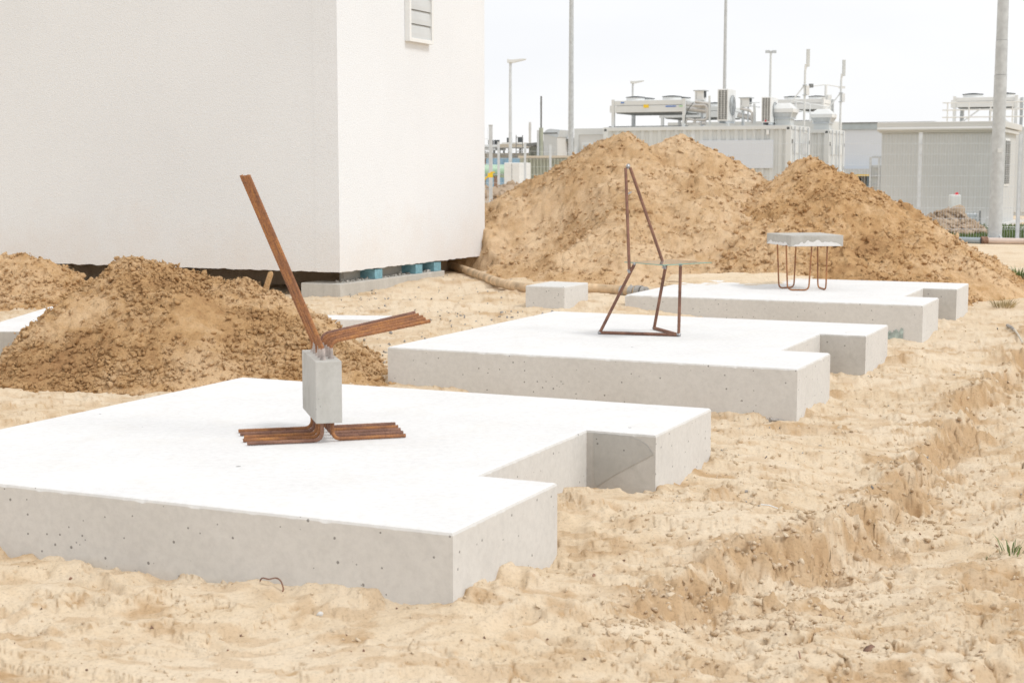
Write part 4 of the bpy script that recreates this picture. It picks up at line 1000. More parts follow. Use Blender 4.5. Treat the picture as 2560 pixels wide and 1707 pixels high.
def hood(fr_, px0, px1, pyt, pyb, yo, zroof, label):
    xa, _ = fr_.hit(px0, pyb, yo); xb, _ = fr_.hit(px1, pyb, yo); W_ = xb - xa; _, ztop = fr_.hit(px0, pyt, yo)
    H = ztop - zroof; root = empty('roof_vent', fr_.w(xa, yo, zroof), fr_.r, label, 'roof vent', 'mushroom roof vents')
    D_ = W_ * 1.0
    MB().box(W_*.16, W_*.84, D_*.16, D_*.84, 0, H*.30).build('duct', M_cont, root)
    MB().box(W_*.10, W_*.90, D_*.10, D_*.90, H*.302, H*.34).build('flange', M_galv2, root)
    m = MB(); m.box(W_*.14, W_*.86, D_*.14, D_*.86, H*.342, H*.58, -W_*.10); m.build('throat', M_galv, root)
    MB().box(0, W_, 0, D_, H*.582, H*.74).build('cap', M_white, root)
    MB().box(0, W_, 0, D_, H*.742, H, W_*.26).build('cap_top', M_white, root)
    for x, y in ((0, 0), (W_, 0), (W_, D_), (0, D_)):
        m = MB().tube([(W_*.5 + (x - W_*.5)*.72, D_*.5 + (y - D_*.5)*.72, H*.34), (W_*.5 + (x - W_*.5)*.94, D_*.5 + (y - D_*.5)*.94, H*.6)], .014, 5); m.build('stay', M_white, root)
hood(fc1, 1926, 1983, 258, 281, .5, zt1 + .012, 'white mushroom vent on the nearer container, under the first antenna')
hood(fc2, 2024, 2080, 273, 292, .5, zt2 + .012, 'white mushroom vent on the second container, under the right antenna')

def acunit(fr_, px0, px1, pyt, pyb, yo, label, red=False):
    xa, zb3 = fr_.hit(px0, pyb, yo); xb, _ = fr_.hit(px1, pyb, yo); _, ztp = fr_.hit(px0, pyt, yo); W_, H, D_ = xb - xa, ztp - zb3, .86
    root = empty('outdoor_unit', fr_.w(xa, yo, zb3), fr_.r, label, 'outdoor unit', 'air conditioner outdoor units')
    MB().box(0, W_, 0, D_, 0, H).build('casing', M_white, root, bevel=.012)
    MB().box(W_*.10, W_*.96, -.008, -.001, H*.05, H*.96).build('coil', M_shade, root)
    g = MB()
    for i in range(17): z = H*.05 + H*.91 * i / 16; g.box(W_*.08, W_*.98, -.02, -.010, z - .0035, z + .0035)
    for i in range(4): x = W_*(.09 + .29 * i); g.box(x - .007, x + .007, -.021, -.0095, H*.05, H*.96)
    g.build('grille', M_white, root)
    # fan in the right hand side
    m = MB(); n = 24
    rr0 = min(H*.32, D_*.36)
    for k in range(n):
        a = 2*math.pi*k/n; m.v += [(W_ + .006, D_*.55 + rr0*math.cos(a), H*.5 + rr0*math.sin(a)), (W_ + .006, D_*.55, H*.5)]
    m.f = [(2*k, 2*((k+1) % n), 2*k+1) for k in range(n)]; m.build('fan_opening', M_galv2, root)
    for q_ in (1.0, .8, .6, .4, .2):
        ring = [(W_ + .02, D_*.55 + rr0*q_*math.cos(2*math.pi*k/20), H*.5 + rr0*q_*math.sin(2*math.pi*k/20)) for k in range(21)]
        MB().tube(ring, .006, 4, cap=False).build('guard_ring', M_shade if q_ == 1 else M_galv, root)
    for k in range(3):
        a = 2.1*k + .5; m = MB(); m.v = [(W_ + .012, D_*.55, H*.5), (W_ + .012, D_*.55 + rr0*.9*math.cos(a), H*.5 + rr0*.9*math.sin(a)), (W_ + .012, D_*.55 + rr0*.9*math.cos(a+.6), H*.5 + rr0*.9*math.sin(a+.6))]; m.f = [(0, 1, 2)]; m.build('fan_blade', M_galv, root)
    for x in (.02, W_ - .06): MB().box(x, x + .04, .0, D_, -.06, -.001).build('foot', M_galv2, root)
    if red: MB().box(W_*.42, W_*.58, -.03, -.021, H*.03, H*.10).build('tag', M_red, root)
acunit(fc1, 1793, 1819, 223, 303, .15, 'tall white outdoor unit with dark grille in front of the second mast')
acunit(fc1, 1903, 1926, 243, 307, .15, 'smaller white outdoor unit with red tag left of the nearer roof vent', True)

# control cabinets and pipes
def rcab(px0, px1, pyt, pyb, yo, fr_, label):
    xa, zb3 = fr_.hit(px0, pyb, yo); xb, zt_ = fr_.hit(px1, pyt, yo); root = empty('control_cabinet', fr_.w(xa, yo, zb3), fr_.r, label, 'cabinet', 'control cabinets on the container roofs')
    MB().box(0, xb - xa, 0, .3, 0, zt_ - zb3).build('box', M_white, root); MB().box(-.04, xb - xa + .06, -.05, .36, zt_ - zb3 + .001, zt_ - zb3 + .03).build('rain_lid', M_galv, root)
    MB().box(xb - xa + .001, xb - xa + .03, .05, .2, .1, .3).build('switch', M_black, root); MB().box(.04, .06, -.012, -.001, .05, zt_ - zb3 - .05).build('door_edge', M_galv, root)
    for x in (.05, xb - xa - .08): MB().box(x, x + .04, .1, .14, -.45, -.001).build('leg', M_galv2, root)
rcab(1737, 1759, 228, 252, .5, fc1, 'white control cabinet above the pipes, right of the stickered cooler')
rcab(1850, 1873, 246, 268, .6, fc1, 'white control cabinet with rain lid right of the tall outdoor unit')
def roofpipes(name, paths, fr_, label):
    o0 = fr_.w(0, 0, 0); root = empty(name, o0, fr_.r, label, 'pipework', 'pipes on the container roofs')
    for r_, yo, pts, m_ in paths:
        P = []
        for px, py in pts: x, z = fr_.hit(px, py, yo); P.append((x, yo, z))
        MB().tube(fillet(P, .12, 4), r_, 8).build('pipe', m_, root, True)
R5 = lambda *p: [(1500 + a / 5.88, 200 + b_ / 5.88) for a, b_ in p]
roofpipes('pipework', ((.045, .35, R5((1390, 372), (1535, 372), (1582, 400), (1582, 560), (1545, 590), (1400, 588), (1385, 640)), M_steel),
                       (.10, .6, R5((1250, 360), (1300, 375), (1560, 405)), M_steel), (.09, .55, R5((1250, 420), (1560, 455)), M_steel),
                       (.035, .3, R5((1262, 655), (1262, 590), (1300, 575), (1390, 590)), M_steel), (.03, .25, R5((1290, 640), (1370, 640)), M_steel),
                       (.012, .15, R5((1375, 330), (1300, 430), (1258, 520), (1250, 640)), M_black), (.05, .4, R5((1400, 320), (1600, 350), (1610, 400)), M_steel),
                       (.06, .3, R5((1500, 635), (1560, 635)), M_steel), (.035, .3, R5((1610, 235), (1612, 655)), M_cont2), (.028, .3, R5((1450, 660), (1460, 620), (1480, 655)), M_steel)), fc1,
          'stainless pipes and valves between the stickered cooler and tall outdoor unit')
roofpipes('pipework', ((.045, .6, R5((2060, 420), (2200, 450), (2240, 480), (2240, 640)), M_steel), (.09, .8, R5((2030, 520), (2230, 560)), M_steel), (.04, .5, R5((2270, 350), (2272, 640)), M_cont2),
                       (.012, .4, R5((2190, 335), (2352, 335)), M_galv2), (.012, .4, R5((2190, 380), (2352, 405)), M_galv2)), fc1,
          'stainless pipes right of the tall outdoor unit')

# masts on the roofs
def pole(name, cat, px0, py0, px1, py1, D, r0, r1, mat, label, group=None, zb=None, n=10):
    a = at(px0, py0, D); b_ = at(px1, py1, D); b_ = np.array([a[0] + 0 * b_[0], a[1], b_[2]])
    if zb is not None: a[2] = zb
    root = empty(name, (a[0], a[1], a[2]), 0, label, cat, group)
    MB().tube([(0, 0, 0), (0, 0, (b_[2] - a[2]) * .5), (0, 0, b_[2] - a[2])], [r0, (r0 + r1) / 2, r1], n).build('pole', mat, root, True)
    return root, b_[2] - a[2]
def antenna(px, pyt, pyb, fr_, label, zroof):
    Dm = fr_.o[1] + .9; a = at(px, pyb, Dm); t = at(px, pyt, Dm); root = empty('antenna_mast', (a[0], a[1], zroof), 0, label, 'antenna mast', 'antenna masts on the containers'); H = t[2] - zroof
    MB().tube([(0, 0, 0), (0, 0, H * .72)], .035, 8).build('pole', M_cont2, root, True)
    MB().tube([(0, 0, H*.72), (.03, 0, H*.80)], [.03, .05], 8).build('neck', M_white, root, True)
    MB().box(.03, .13, -.05, .05, H*.77, H).build('radiator', M_cont, root, bevel=.01)
    MB().tube([(-.03, 0, H*.52), (-.35, .0, H*.34), (-.70, 0, H*.16)], .022, 6).build('brace', M_cont2, root, True)
    MB().box(.03, .13, -.06, .06, H*.40, H*.52).build('junction_box', M_white, root)
    for z in (H*.40, H*.53): MB().box(-.06, .06, -.06, .06, z - .012, z + .012).build('clamp', M_galv, root)
antenna(2010, 123, 314, fc1, 'taller antenna mast standing at the doors of the nearer container', zt1 + .012)
antenna(2100, 150, 326, fc2, 'shorter antenna mast standing at the doors of the second container', zt2 + .012)
r_, H = pole('thin_mast', 'mast', 1924, 300, 1926, 128, 52, .045, .035, M_cont2, 'thin bare mast with two small heads above the smaller outdoor unit')
for sx in (-1, 1): MB().box(sx*.11 - .07, sx*.11 + .07, -.05, .05, H - .07, H + .02).build('sensor_head', M_galv, r_)
r_, H = pole('weather_mast', 'mast', 2063, 300, 2065, 212, 60, .06, .05, M_white, 'short weather mast with cup vane between the antenna masts')
MB().tube([(-.55, 0, H - .06), (0, 0, H), (.62, 0, H - .10)], .022, 6).build('cross_arm', M_white, r_, True)
MB().box(-.66, -.50, -.05, .05, H - .12, H + .03).build('wind_vane', M_shade, r_); MB().box(.5, .74, -.05, .05, H - .15, H - .06).build('sensor', M_white, r_); MB().box(.05, .22, -.08, .08, H - .75, H - .4).build('logger_box', M_white, r_)
# guard rail of the third roof
fr_ = F3; pts = [(1984, 253), (2050, 264), (2078, 270)]
gr = empty('guard_rail', F3.o, 0, 'sloping tubular guard rail behind the antenna masts', 'guard rail')
P = [at(px, py, 53) - F3.o for px, py in pts]; MB().tube(P, .02, 6).build('rail', M_white, gr, True)
P2 = [at(px, py + 22, 53) - F3.o for px, py in pts]; MB().tube(P2, .02, 6).build('rail', M_white, gr, True)
for px, py in ((1990, 254), (2025, 260), (2062, 266)): MB().tube([at(px, py, 53) - F3.o, at(px, py + 44, 53) - F3.o], .02, 6).build('baluster', M_white, gr, True)

# ------------------------------------------------------------------ big floodlight masts and street lamps
def mast(px_t, px_b, pyb, D, r0, r1, Htop, label, flange=False, join=()):
    zb = -.27; a = at(px_b, pyb, D); root = empty('floodlight_mast', (a[0], a[1], zb), 0, label, 'mast', 'galvanised floodlight masts'); zs_ = [0] + list(join) + [Htop]
    for i in range(len(zs_) - 1):
        f0, f1 = zs_[i] / Htop, zs_[i+1] / Htop; step = .004 * i
        MB().tube([(0, 0, zs_[i] + (.004 if i else 0)), (0, 0, zs_[i+1])], [r0 + (r1 - r0) * f0 - step, r0 + (r1 - r0) * f1 - step], 20).build('mast_section', M_galv, root, True)
    if flange:
        MB().box(-.26, .26, -.26, .26, .0, .035).build('base_plate', M_galv, root, bevel=.005)
        for k in range(4):
            an = k * math.pi / 2 + .4
            c_, s_ = math.cos(an), math.sin(an); MB().prof([(r0 * .9, .036), (r0 + .11, .036), (r0 * .9, .17)], -.008, .008).build('gusset', M_galv, root, rot=an)
            MB().cyl(.2*math.cos(an + .78)*1.2, .2*math.sin(an + .78)*1.2, .036, .075, .02, 6).build('bolt', M_galv2, root)
        MB().box(-.045, .045, -r0 * .93 - .006, -r0 * .93 - .001, 1.60, 1.68).build('plate', M_vent, root)
    return root
mast(0, 2487, 602, 27.0, .118, .085, 9.5, 'thick galvanised mast with bolted foot at the right, in front of the substation', True, (2.95, 3.55))
mast(0, 1427, 400, 58.0, .112, .06, 16, 'galvanised mast rising left of the containers, second tallest', False, (4.6,))
mast(0, 1811, 235, 80.0, .10, .05, 20, 'slender mast rising behind the tall outdoor unit')
def lamp(px, pyt, D, px_b, label, sc=1.0):
    a = at(px_b, 440, D); t = at(px_b, pyt, D); zb = -.3; H = t[2] - zb
    root = empty('street_lamp', (a[0], a[1], zb), 0, label, 'street lamp', 'street lamps'); MB().tube([(0, 0, 0), (0, 0, H)], [.062, .042], 12).build('pole', M_galv2, root, True)
    m = MB(); w = .085
    prof = [(-.10, H - .01), (.06, H - .03), (.48, H + .07), (.50, H + .10), (.40, H + .11), (.05, H + .08), (-.10, H + .09)]
    m.prof([(x * sc, z) for x, z in prof], -w, w); m.build('lamp_head', M_cont2, root, bevel=.01)
lamp(1272, 156, 48, 1276, 'taller street lamp nearest the white building')
lamp(1579, 208, 66, 1580, 'street lamp whose head shows above the stickered cooler')

# ------------------------------------------------------------------ beige substation
q = at(2500, 305, 36.0); SO = np.array([q[0], q[1], 0.]); fs = Frame(SO); ztS = float(q[2]) + .02
xl, _ = fs.hit(2203, 400); _, zr0 = fs.hit(2300, 322); _, zr1 = fs.hit(2300, 330)
sub = empty('substation', SO, GA, 'beige flat-roofed substation building behind the fence at right', 'building')
DS = 3.4; n_p = 34
MB().box(xl + .02, -.02, .025, DS, ZG, zr1 - .02).build('wall_core', M_beige, sub)
corr_wall(xl, -.06, ZG + .05, zr1 - .02, .0, .006, .11).build('front_cladding', M_beige, sub)
MB().box(-.058, .0, .0, .06, ZG, zr1 - .02).build('corner_trim', M_beige, sub)
MB().box(-.019, .012, .0625, DS, ZG + .02, zr1 - .02).build('side_wall', M_beige, sub)
MB().box(xl - .10, .14, -.10, DS + .1, zr0 + .004, ztS).build('roof_fascia', M_beige2, sub, bevel=.015)
MB().box(xl - .05, .10, -.07, DS, zr1 - .018, zr0 - .012).build('soffit', M_beige2, sub)
MB().tube([(xl - .09, -.10, zr1 + .06), (.12, -.10, zr1 + .06)], .045, 8).build('gutter', M_beige2, sub, True)
lf = MB().box(.013, .04, .9, 1.9, ZG + .95, zr1 - .15).build('louvre_frame', M_vframe, sub)
nl = 20
for i in range(nl):
    z = ZG + 1.0 + (zr1 - .2 - ZG - 1.0) * i / nl; MB().box(.041, .055, .95, 1.85, z, z + .045).build('slat', M_shade, lf)
MB().box(xl - .35, .30, -.35, DS + .2, ZG - .1, ZG + .06).build('plinth', M_slab, sub)
# bollard, cage, cabinet
q = at(2385, 548, 33); b0 = empty('service_pillar', (q[0], q[1], ZG), 0, 'white service pillar with red lamp in front of the beige substation', 'pillar')
H = float(at(2385, 487, 33)[2]) - ZG
MB().box(-.11, .11, -.10, .10, 0, H).build('casing', M_white, b0, bevel=.02); MB().cyl(.04, 0, H, H + .05, .045, 12, .03).build('red_lamp', M_red, b0, True)
q = at(2428, 560, 33.5); b0 = empty('wire_cage', (q[0], q[1], ZG), 0, 'small grey wire cage box at the foot of the beige substation', 'cage'); m = MB()
for x in np.linspace(-.19, .19, 6): m.tube([(x, 0, 0), (x, 0, .42)], .007, 4); 
for z in (.02, .15, .28, .42): m.tube([(-.19, 0, z), (.19, 0, z)], .007, 4)
m.build('mesh', M_galv, b0); MB().box(-.17, .17, .06, .30, 0, .38).build('tank', M_galv2, b0, bevel=.02)
MB().box(-.20, -.17, -.02, .02, 0, .44).build('post', M_shade, b0); MB().box(.17, .20, -.02, .02, 0, .44).build('post', M_shade, b0)
q = at(2480, 575, 34); tag(MB().box(-.12, .12, -.1, .1, 0, .28).build('junction_box', M_beige2, loc=(q[0], q[1], ZG), bevel=.01), 'small beige box between the wire cage and the thick mast', 'box')
# rack left of the substation
q = at(2198, 400, 44); rk = empty('steel_rack', (q[0], q[1], ZG), GA, 'narrow grey steel rack just left of the substation', 'rack'); H = float(at(2198, 393, 44)[2]) - ZG
for x in (-.25, 0, .25):
    MB().box(x - .03, x + .03, 0, .06, 0, H).build('upright', M_galv, rk)
for z in np.linspace(.1, H, 7): MB().box(-.22, .22, .061, .10, z - .03, z + .03).build('crossbar', M_galv, rk)
MB().box(-.24, .24, .12, .5, 0, H - .3).build('cabinet', M_cont, rk)
# low pipes on the ground in front of the fence
pA, pB, pC = on_z(2362, 609, -.27), on_z(2452, 612, -.27), on_z(2640, 615, -.27)
pr = empty('ground_pipe', pA, 0, 'grey and pink pipe lying on the ground in front of the thick mast', 'pipe')
j = pB + (pA - pB) * .1; MB().tube([pA * 0 + [0, 0, .07], (pB - pA) + [0, 0, .07]], .055, 12).build('grey_pipe', M_pipeg, pr, True)
MB().tube([(pB - pA) + [0.002, 0, .07], (pB - pA) + [.11, 0, .07]], .075, 12).build('joint', M_bstone, pr, True)
MB().tube([(pB - pA) + [.112, 0, .07], (pC - pA) + [0, 0, .07]], .055, 12).build('pink_pipe', M_pipep, pr, True)
q = on_z(2480, 603, -.26); tag(MB().box(-.75, 1.4, -.5, .5, -.2, .03).build('concrete_footing', M_pipep, loc=(q[0], q[1], -.28)), 'flat pinkish concrete footing under the thick mast', 'footing')

# lawn behind the fence
zl = ZG + .05
for (xa, xb, ya, yb) in ((7.6, 30, 27.9, 35.5),):
    n = 30; u, v = np.meshgrid(np.linspace(xa, xb, n), np.linspace(ya, yb, n), indexing='ij'); P = np.stack([u.ravel(), v.ravel(), zl + 0 * u.ravel()], -1)
    lawn = struct(mk('lawn', P, grid_faces(n, n)[:, ::-1][:, ::-1].copy(), M_lawn))
    nb = 26000; rg = np.random.RandomState(3); bx = xa + (16 - xa) * rg.rand(nb); by = ya + (yb - ya) * rg.rand(nb) ** 1.3; a = rg.rand(nb) * 6.28; hh = .03 + .05 * rg.rand(nb); w = .008
    V = np.stack([np.stack([bx - w*np.cos(a), by - w*np.sin(a), zl + 0*bx], -1), np.stack([bx + w*np.cos(a), by + w*np.sin(a), zl + 0*bx], -1), np.stack([bx + .02*np.sin(a), by, zl + hh], -1)], 1).reshape(-1, 3)
    stuff(mk('grass', V, np.arange(nb * 3).reshape(-1, 3), M_grass))
# path edge by the substation
q = on_z(2470, 565, zl); m = MB(); 
tag(MB().box(-1.6, 6, -.12, .5, -.2, .045).build('path', M_slab, loc=(q[0] - .6, 33.6, ZG + .03), rot=R(0)), 'pale concrete path along the foot of the substation', 'path')

# ------------------------------------------------------------------ wire fences
def fence(posts, ztop, label, group, hgt, wires=.05, cap=True):
    o0 = posts[0]; root = empty('wire_fence', (o0[0], o0[1], ZG), 0, label, 'fence', group)
    for (x, y) in posts:
        MB().box(-.03, .03, -.02, .02, 0, hgt + .06).build('post', M_galv2, root, loc=(x - o0[0], y - o0[1], 0)); MB().box(-.034, .034, -.024, .024, hgt + .061, hgt + .075).build('post_cap', M_vent, root, loc=(x - o0[0], y - o0[1], 0))
    for i in range(len(posts) - 1):
        a, b_ = np.array(posts[i]) - o0, np.array(posts[i+1]) - o0; L_ = np.hypot(*(b_ - a)); d = (b_ - a) / L_; m = MB(); n = int(L_ / wires); off = -.035
        for k in range(1, n):
            p = a + d * L_ * k / n; m.v += [(p[0]-.0018*d[0], p[1]+off-.0018*d[1], .03), (p[0]+.0018*d[0], p[1]+off+.0018*d[1], .03), (p[0], p[1]+off+.005, .03), (p[0]-.0018*d[0], p[1]+off-.0018*d[1], hgt+.03), (p[0]+.0018*d[0], p[1]+off+.0018*d[1], hgt+.03), (p[0], p[1]+off+.005, hgt+.03)]
            q = len(m.v) - 6; m.f += [(q, q+1, q+4, q+3), (q+1, q+2, q+5, q+4), (q+2, q, q+3, q+5)]
        for z in np.arange(.05, hgt + .01, .195):
            for s_ in (-.009, .009): m.tube([(a[0], a[1] + off + s_, z), (b_[0], b_[1] + off + s_, z)], .0026, 4)
        stuff(m.build('mesh_panel', M_galv2, root))
    return root
fp = [at(px, 440, D)[:2] for px, D in ((1731, 28.3), (2009, 28.2), (2299, 28.0), (2549, 27.9), (2800, 27.9))]
fence(fp, 0, 'double wire mesh fence behind the right sand mound and the thick mast', 'wire mesh fences', 1.93)
fp = [np.array(p) for p in ((-.96, 34.8), (-.32, 36.6), (.33, 38.5), (1.01, 40.2), (1.75, 42.1))]
fence(fp, 0, 'farther wire fence in front of the pale green shed', 'wire mesh fences', 1.93)
fp = [np.array(p) for p in ((-2.6, 23.2), (-.335, 24.0))]
fence(fp, 0, 'nearest wire fence panel beside the corner of the white building', 'wire mesh fences', 1.95)
q = at(1229, 436, 23.6); yh = empty('yellow_handle', q, 0, 'yellow bracket handle fixed on the fence beside the white building', 'handle')
MB().tube([(-.17, 0, -.14), (-.08, 0, -.05), (-.02, 0, -.02)], .014, 6).build('lever', M_yel, yh, True); MB().box(-.06, .02, -.03, .03, -.05, .02).build('body', M_yel, yh); MB().box(-.02, .05, -.02, .02, .02, .04).build('grip', M_yel, yh)

# ------------------------------------------------------------------ far buildings
def farbox(name, cat, px0, px1, pyt, D, depth, mat, label, zb=ZG, frame_rot=GA):
    p = at(px1, pyt, D); f_ = Frame(np.array([p[0], p[1], 0.]), frame_rot); xl, _ = f_.hit(px0, pyt); root = empty(name, (p[0], p[1], zb), frame_rot, label, cat)
    return root, xl, float(p[2]) - zb, f_
# pale blue hall
root, xl, H, f_ = farbox('industrial_hall', 'building', 2040, 2330, 304, 72, 14, M_bluew, 'pale blue-white industrial hall behind the substation')
zlo = f_.hit(2120, 428)[1] - ZG
MB().box(xl, 0, 0, 14, zlo, H - .34).build('upper_wall', M_bluew, root); MB().box(xl - .1, .1, -.1, 14, H - .338, H - .05).build('roof_edge', M_blueg, root); MB().box(xl - .15, .15, -.15, 14, H - .048, H).build('roof', M_shade, root)
MB().box(xl, 0, -.8, -.01, zlo - .16, zlo + .10).build('canopy', M_galv, root); MB().box(xl, 0, -.78, -.70, zlo - .24, zlo - .161).build('canopy_edge', M_yel, root)
MB().box(xl, 0, .8, 14, 0, zlo - .002).build('dock', M_black, root)
for i in range(8): x = xl + (0 - xl) * (i + .5) / 8; MB().box(x - .1, x + .1, -.1, .1, 0, zlo - .16).build('column', M_shade, root)
for i in range(5): x = xl + (0 - xl) * (i + .35) / 5; MB().box(x - .4, x + .4, .75, .799, .3, 1.2).build('bay_opening', M_bluep, root)
# office cabin
root, xl, H, f_ = farbox('office_cabin', 'cabin', 1437, 1560, 320.5, 49.5, 2.4, M_cont2, 'beige-grey office cabin with white-framed window, left of the containers')
MB().box(xl, 0, .02, 2.4, 0, H - .2).build('wall', M_beige2, root); MB().box(xl - .02, .02, 0, 2.42, H - .2, H).build('roof_frame', M_cont2, root); MB().box(xl - .02, xl + .14, -.01, .1, 0, H - .201).build('corner_post', M_cont2, root)
xa, zt_ = f_.hit(1455, 356); xb, zb4 = f_.hit(1530, 400)
wf = MB().box(xa, xb, -.04, .018, zb4 - ZG, zt_ - ZG).build('window_frame', M_white, root); MB().box(xa + .07, xb - .07, -.052, -.041, zb4 - ZG + .07, zt_ - ZG - .07).build('pane', M_vent, wf)
# pale green shed
root, xl, H, f_ = farbox('green_shed', 'shed', 1300, 1424, 391, 47, 2.5, M_green, 'pale green corrugated shed behind the farther fence')
MB().box(xl, 0, .06, 2.5, 0, H - .01).build('wall', M_green, root); corr_wall(xl + .12, 0, .05, H - .06, .0, .055, .115).build('cladding', M_green, root); MB().box(xl - .04, .04, -.05, 2.55, H - .05, H + .02).build('roof_edge', M_cream, root); MB().box(xl, xl + .118, -.01, .059, 0, H - .051).build('corner_trim', M_green, root)
# dark green hall with pitched roof
root, xl, H, f_ = farbox('green_hall', 'building', 1322, 1434, 353, 64, 9, M_dgreen, 'dark green hall with sloping roof behind the pale green shed')
_, zl0 = f_.hit(1322, 367); zl0 -= ZG
MB().prof([(xl, 0), (0, 0), (0, H - .02), (xl, zl0 - .02)], .03, 9).build('wall', M_dgreen, root); MB().prof([(xl - .1, zl0), (.1, H), (.1, H + .12), (xl - .1, zl0 + .12)], -.25, 9).build('roof', M_shade, root)
corr_wall(xl, 0, 0, zl0 - .2, 0, .03, .25).build('cladding', M_dgreen, root)
# white cabinet
root, xl, H, f_ = farbox('white_cabinet', 'cabinet', 1260, 1299, 407, 43.5, .8, M_white, 'white cabinet between the green tank and green shed')
MB().box(xl, 0, 0, .8, 0, H).build('casing', M_white, root, bevel=.02); MB().box(xl * .42, xl * .22, -.03, -.001, H * .55, H * .59).build('handle', M_black, root); MB().box(xl * .5 - .006, xl * .5 + .006, -.006, -.001, .03, H - .03).build('door_gap', M_shade, root)
# green tank
a, b_ = at(1150, 428, 52), at(1264, 428, 52); tk = empty('green_tank', (a[0], a[1], a[2]), 0, 'light green horizontal tank seen through the fence by the white building', 'tank')
d = b_ - a; r_ = 16 * 52 / F0
MB().tube([(0, 0, 0), (d[0] * .97, 0, 0), (d[0], 0, 0)], [r_, r_, r_ * .75], 24).build('shell', M_tank, tk, True)
for x in (.3, d[0] - .4): MB().box(x, x + .15, -.15, .15, ZG - a[2], -r_ * .8).build('saddle', M_brick, tk)
MB().tube([(.6, -r_ - .05, -.12), (d[0], -r_ - .05, -.12)], .02, 5).build('pipe', M_shade, tk)
MB().tube([(.75, -r_ - .05, -.5), (.75, -r_ - .05, .1)], .03, 5).build('pipe', M_shade, tk)
# blue strip container + brown roofed works behind
root, xl, H, f_ = farbox('blue_container', 'container', 1215, 1302, 395, 60, 2.4, M_bluep, 'blue container behind the green tank')
MB().box(xl, 0, .05, 2.4, 0, H).build('body', M_bluep, root); corr_wall(xl, 0, 0, H - .05, 0, .045, .28).build('front_wall', M_bluep, root)
root, xl, H, f_ = farbox('factory_building', 'building', 1130, 1325, 383, 75, 12, M_brown, 'grey-brown low factory building carrying the cream coolers')
MB().box(xl, 0, 0, 12, 0, H - .3).build('wall', M_brick, root); MB().box(xl - .2, .2, -.2, 12.2, H - .3, H).build('roof', M_brown, root); ZF = H + ZG; FF = f_
MB().box(xl, -.1, -.12, -.01, 0, H - .8).build('base_wall', M_brown, root)
def smallcooler(px0, px1, pyt, pyb, label, mat):
    xa, zb5 = FF.hit(px0, pyb, .6); xb, zt5 = FF.hit(px1, pyt, .6); rt = empty('roof_cooler', FF.w(xa, .6, ZF), FF.r, label, 'roof cooler', 'coolers on the factory roof'); W_ = xb - xa
    MB().box(0, W_, 0, 1.3, zb5 - ZF, zt5 - ZF).build('casing', mat, rt)
    for k, x in enumerate((W_*.3, W_*.75)): MB().cyl(x, .6, zt5 - ZF, zt5 - ZF + .08, .38, 14).build('fan_ring', M_white, rt); MB().cyl(x, .6, zt5 - ZF + .081, zt5 - ZF + .32, .14, 10).build('fan_motor', M_black, rt)
    for x in (.05, W_*.5, W_ - .12):
        for y in (.05, 1.2): MB().box(x, x + .07, y, y + .07, 0, zb5 - ZF).build('leg', M_shade, rt)
smallcooler(1243, 1304, 360, 370, 'cream cooler with two dark fan motors on the factory roof', M_cream)
smallcooler(1205, 1238, 366, 376, 'small grey cooler left of the cream one on the factory roof', M_cont2)
def stack(px, pyt, D, r, mat, label, ladder=False, zb=None, top=None):
    t = at(px, pyt, D); zb = ZG if zb is None else zb; rt = empty('chimney', (t[0], t[1], zb), 0, label, 'chimney'); H = float(t[2]) - zb
    MB().cyl(0, 0, 0, H, r, 14).build('flue', mat, rt, True); MB().cyl(0, 0, H - .35, H - .25, r * 1.12, 14).build('collar', mat, rt, True)
    if ladder:
        for x in (-.65, -.35): MB().tube([(x, 0, 1.0), (x, 0, H - .6)], .02, 4).build('ladder_rail', M_shade, rt)
        for k in range(14): z = H - .7 - .33 * k; MB().tube([(-.65, 0, z), (-.35, 0, z)], .015, 4).build('rung', M_shade, rt)
        MB().tube([(-.65, 0, H - 1.2), (0, 0, H - 1.2)], .03, 4).build('tie', M_shade, rt)
        for e in ((-4.6, -1.8), (-3.4, -1.2)): MB().tube([(-.6, 0, H - 1.2 if e[0] < -4 else H - 1.6), (e[0] - .2, 0, .9 + 1.5)], .022, 4).build('stay', M_shade, rt)
    return rt, H
stack(1325, 306, 72, .058 * 72 / 72 * 1.0, M_beige2, 'short beige chimney with ladder and stays beside the green hall', True)
rt, H = stack(1353, 241, 62, .036, M_shade, 'tall thin dark flue pipe left of the hooded duct')
MB().cyl(0, 0, 0, float(at(1353, 320, 62)[2]) - ZG, .085, 12).build('lower_flue', M_green, rt, True); MB().box(-.17, -.08, -.08, .08, 0, float(at(1353, 326, 62)[2]) - ZG).build('cover', M_beige, rt)
FH = Frame(np.array([*at(1396, 356, 63)[:2], 0.])); pts = [FH.hit(1200 + a / 5.227, 200 + b_ / 5.227) for a, b_ in ((830, 830), (1010, 830), (1010, 752), (1022, 745), (1045, 655), (915, 640), (880, 650), (850, 672), (830, 700))]
rt = empty('hooded_duct', FH.o, FH.r, 'galvanised hooded ventilation duct on the green hall roof', 'duct')
MB().prof([(x, z - .5 if k < 2 else z) for k, (x, z) in enumerate(pts[:3])] + [pts[8]], 0, 1.1).build('duct_base', M_beige2, rt); MB().prof(pts[2:], -.02, 1.12).build('hood', M_galv2, rt)
p_ = pts[4]; p2 = pts[3]; MB().box(min(p_[0], p2[0]) - .9, p_[0] - .1, -.03, -.021, p2[1] + .12, p_[1] - .1).build('mouth', M_shade, rt)

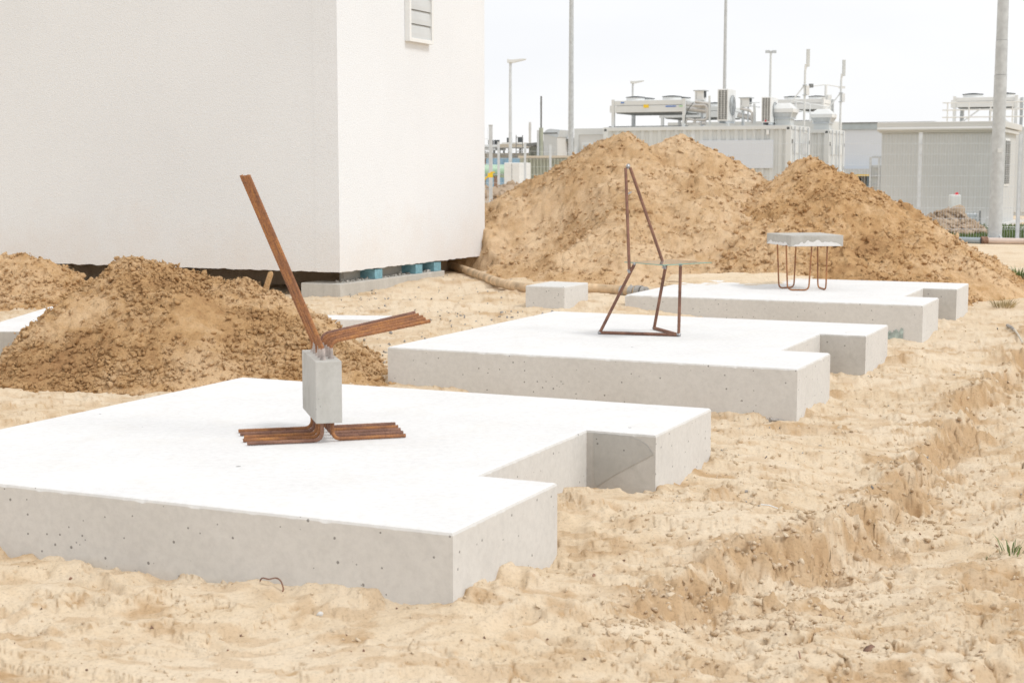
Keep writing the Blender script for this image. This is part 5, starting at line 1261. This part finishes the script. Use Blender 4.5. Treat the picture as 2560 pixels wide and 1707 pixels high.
# ------------------------------------------------------------------ railed roof with cooler at the right edge
R6 = lambda a, b_: (2160 + a / 3.5625, 200 + b_ / 3.5625)
FQ = Frame(np.array([*at(2536, 326, 45)[:2], 0.])); px, py = R6(765, 240); xa, z0 = FQ.hit(px, py); px, py = R6(1350, 140); xb, z1 = FQ.hit(px, py); zr = FQ.hit(2500, 318)[1]
pb = empty('plant_container', FQ.o, GA, 'grey-white plant container behind the substation at the right edge', 'container')
xq = FQ.hit(2348, 318)[0]
MB().box(xq, .6, .05, 2.6, ZG, zr).build('body', M_cont2, pb)
MB().box(.601, .65, .1, 2.5, ZG + .1, zr - .12).build('door', M_cont, pb); corr_wall(xq, .6, ZG + .1, zr - .1, .0, .045, .27).build('front_wall', M_cont2, pb)
tb = MB().tube([(.3, .5, zr + .12), (1.4, .5, zr + .12)], .13, 12).build('insulated_pipe', M_brick, pb, True)
cooler(FQ, xa, xb, z0, z1, zr, .6, 1.6, 'white two-fan cooler on a railed roof at the right edge', M_white, nf=2)
W_ = xb - xa
gr = empty('guard_rail', FQ.w(0, 0, zr), GA, 'white tubular guard rail around the cooler at the right edge', 'guard rail', None)
px, py = R6(700, 205); xr0, zr_t = FQ.hit(px, py, -.0); _, zr_m = FQ.hit(*R6(700, 335), 0)
for z in (zr_t, (zr_t + zr_m) / 2, zr_m): MB().tube([(xr0, 0, z - zr), (.55, 0, z - zr)], .022, 6).build('rail', M_white, gr, True); MB().tube([(.55, 0, z - zr), (.55, 5, z - zr)], .022, 6).build('rail', M_white, gr, True)
for x in np.linspace(xr0 + .15, .55, 5): MB().tube([(x, 0, 0), (x, 0, zr_t - zr)], .022, 6).build('baluster', M_white, gr, True)
for y in (1, 2, 3, 4): MB().tube([(.55, y, 0), (.55, y, zr_t - zr)], .022, 6).build('baluster', M_white, gr, True)
for x in (xr0 + .3, -1.0): MB().tube([(x, 2.3, 0), (x, 2.3, zr_t - zr)], .018, 6).build('baluster', M_white, gr, True)
MB().tube([(xr0, 2.3, zr_t - zr), (.5, 2.3, zr_t - zr)], .018, 6).build('rail', M_white, gr, True)
for x_, s_ in ((xa + .1, 1), (xb - .1, -1)):
    MB().tube([(x_, .62, 0.05), (x_ + s_ * .7, .62, z0 - zr - .05)], .025, 6).build('brace', M_white, gr, True)
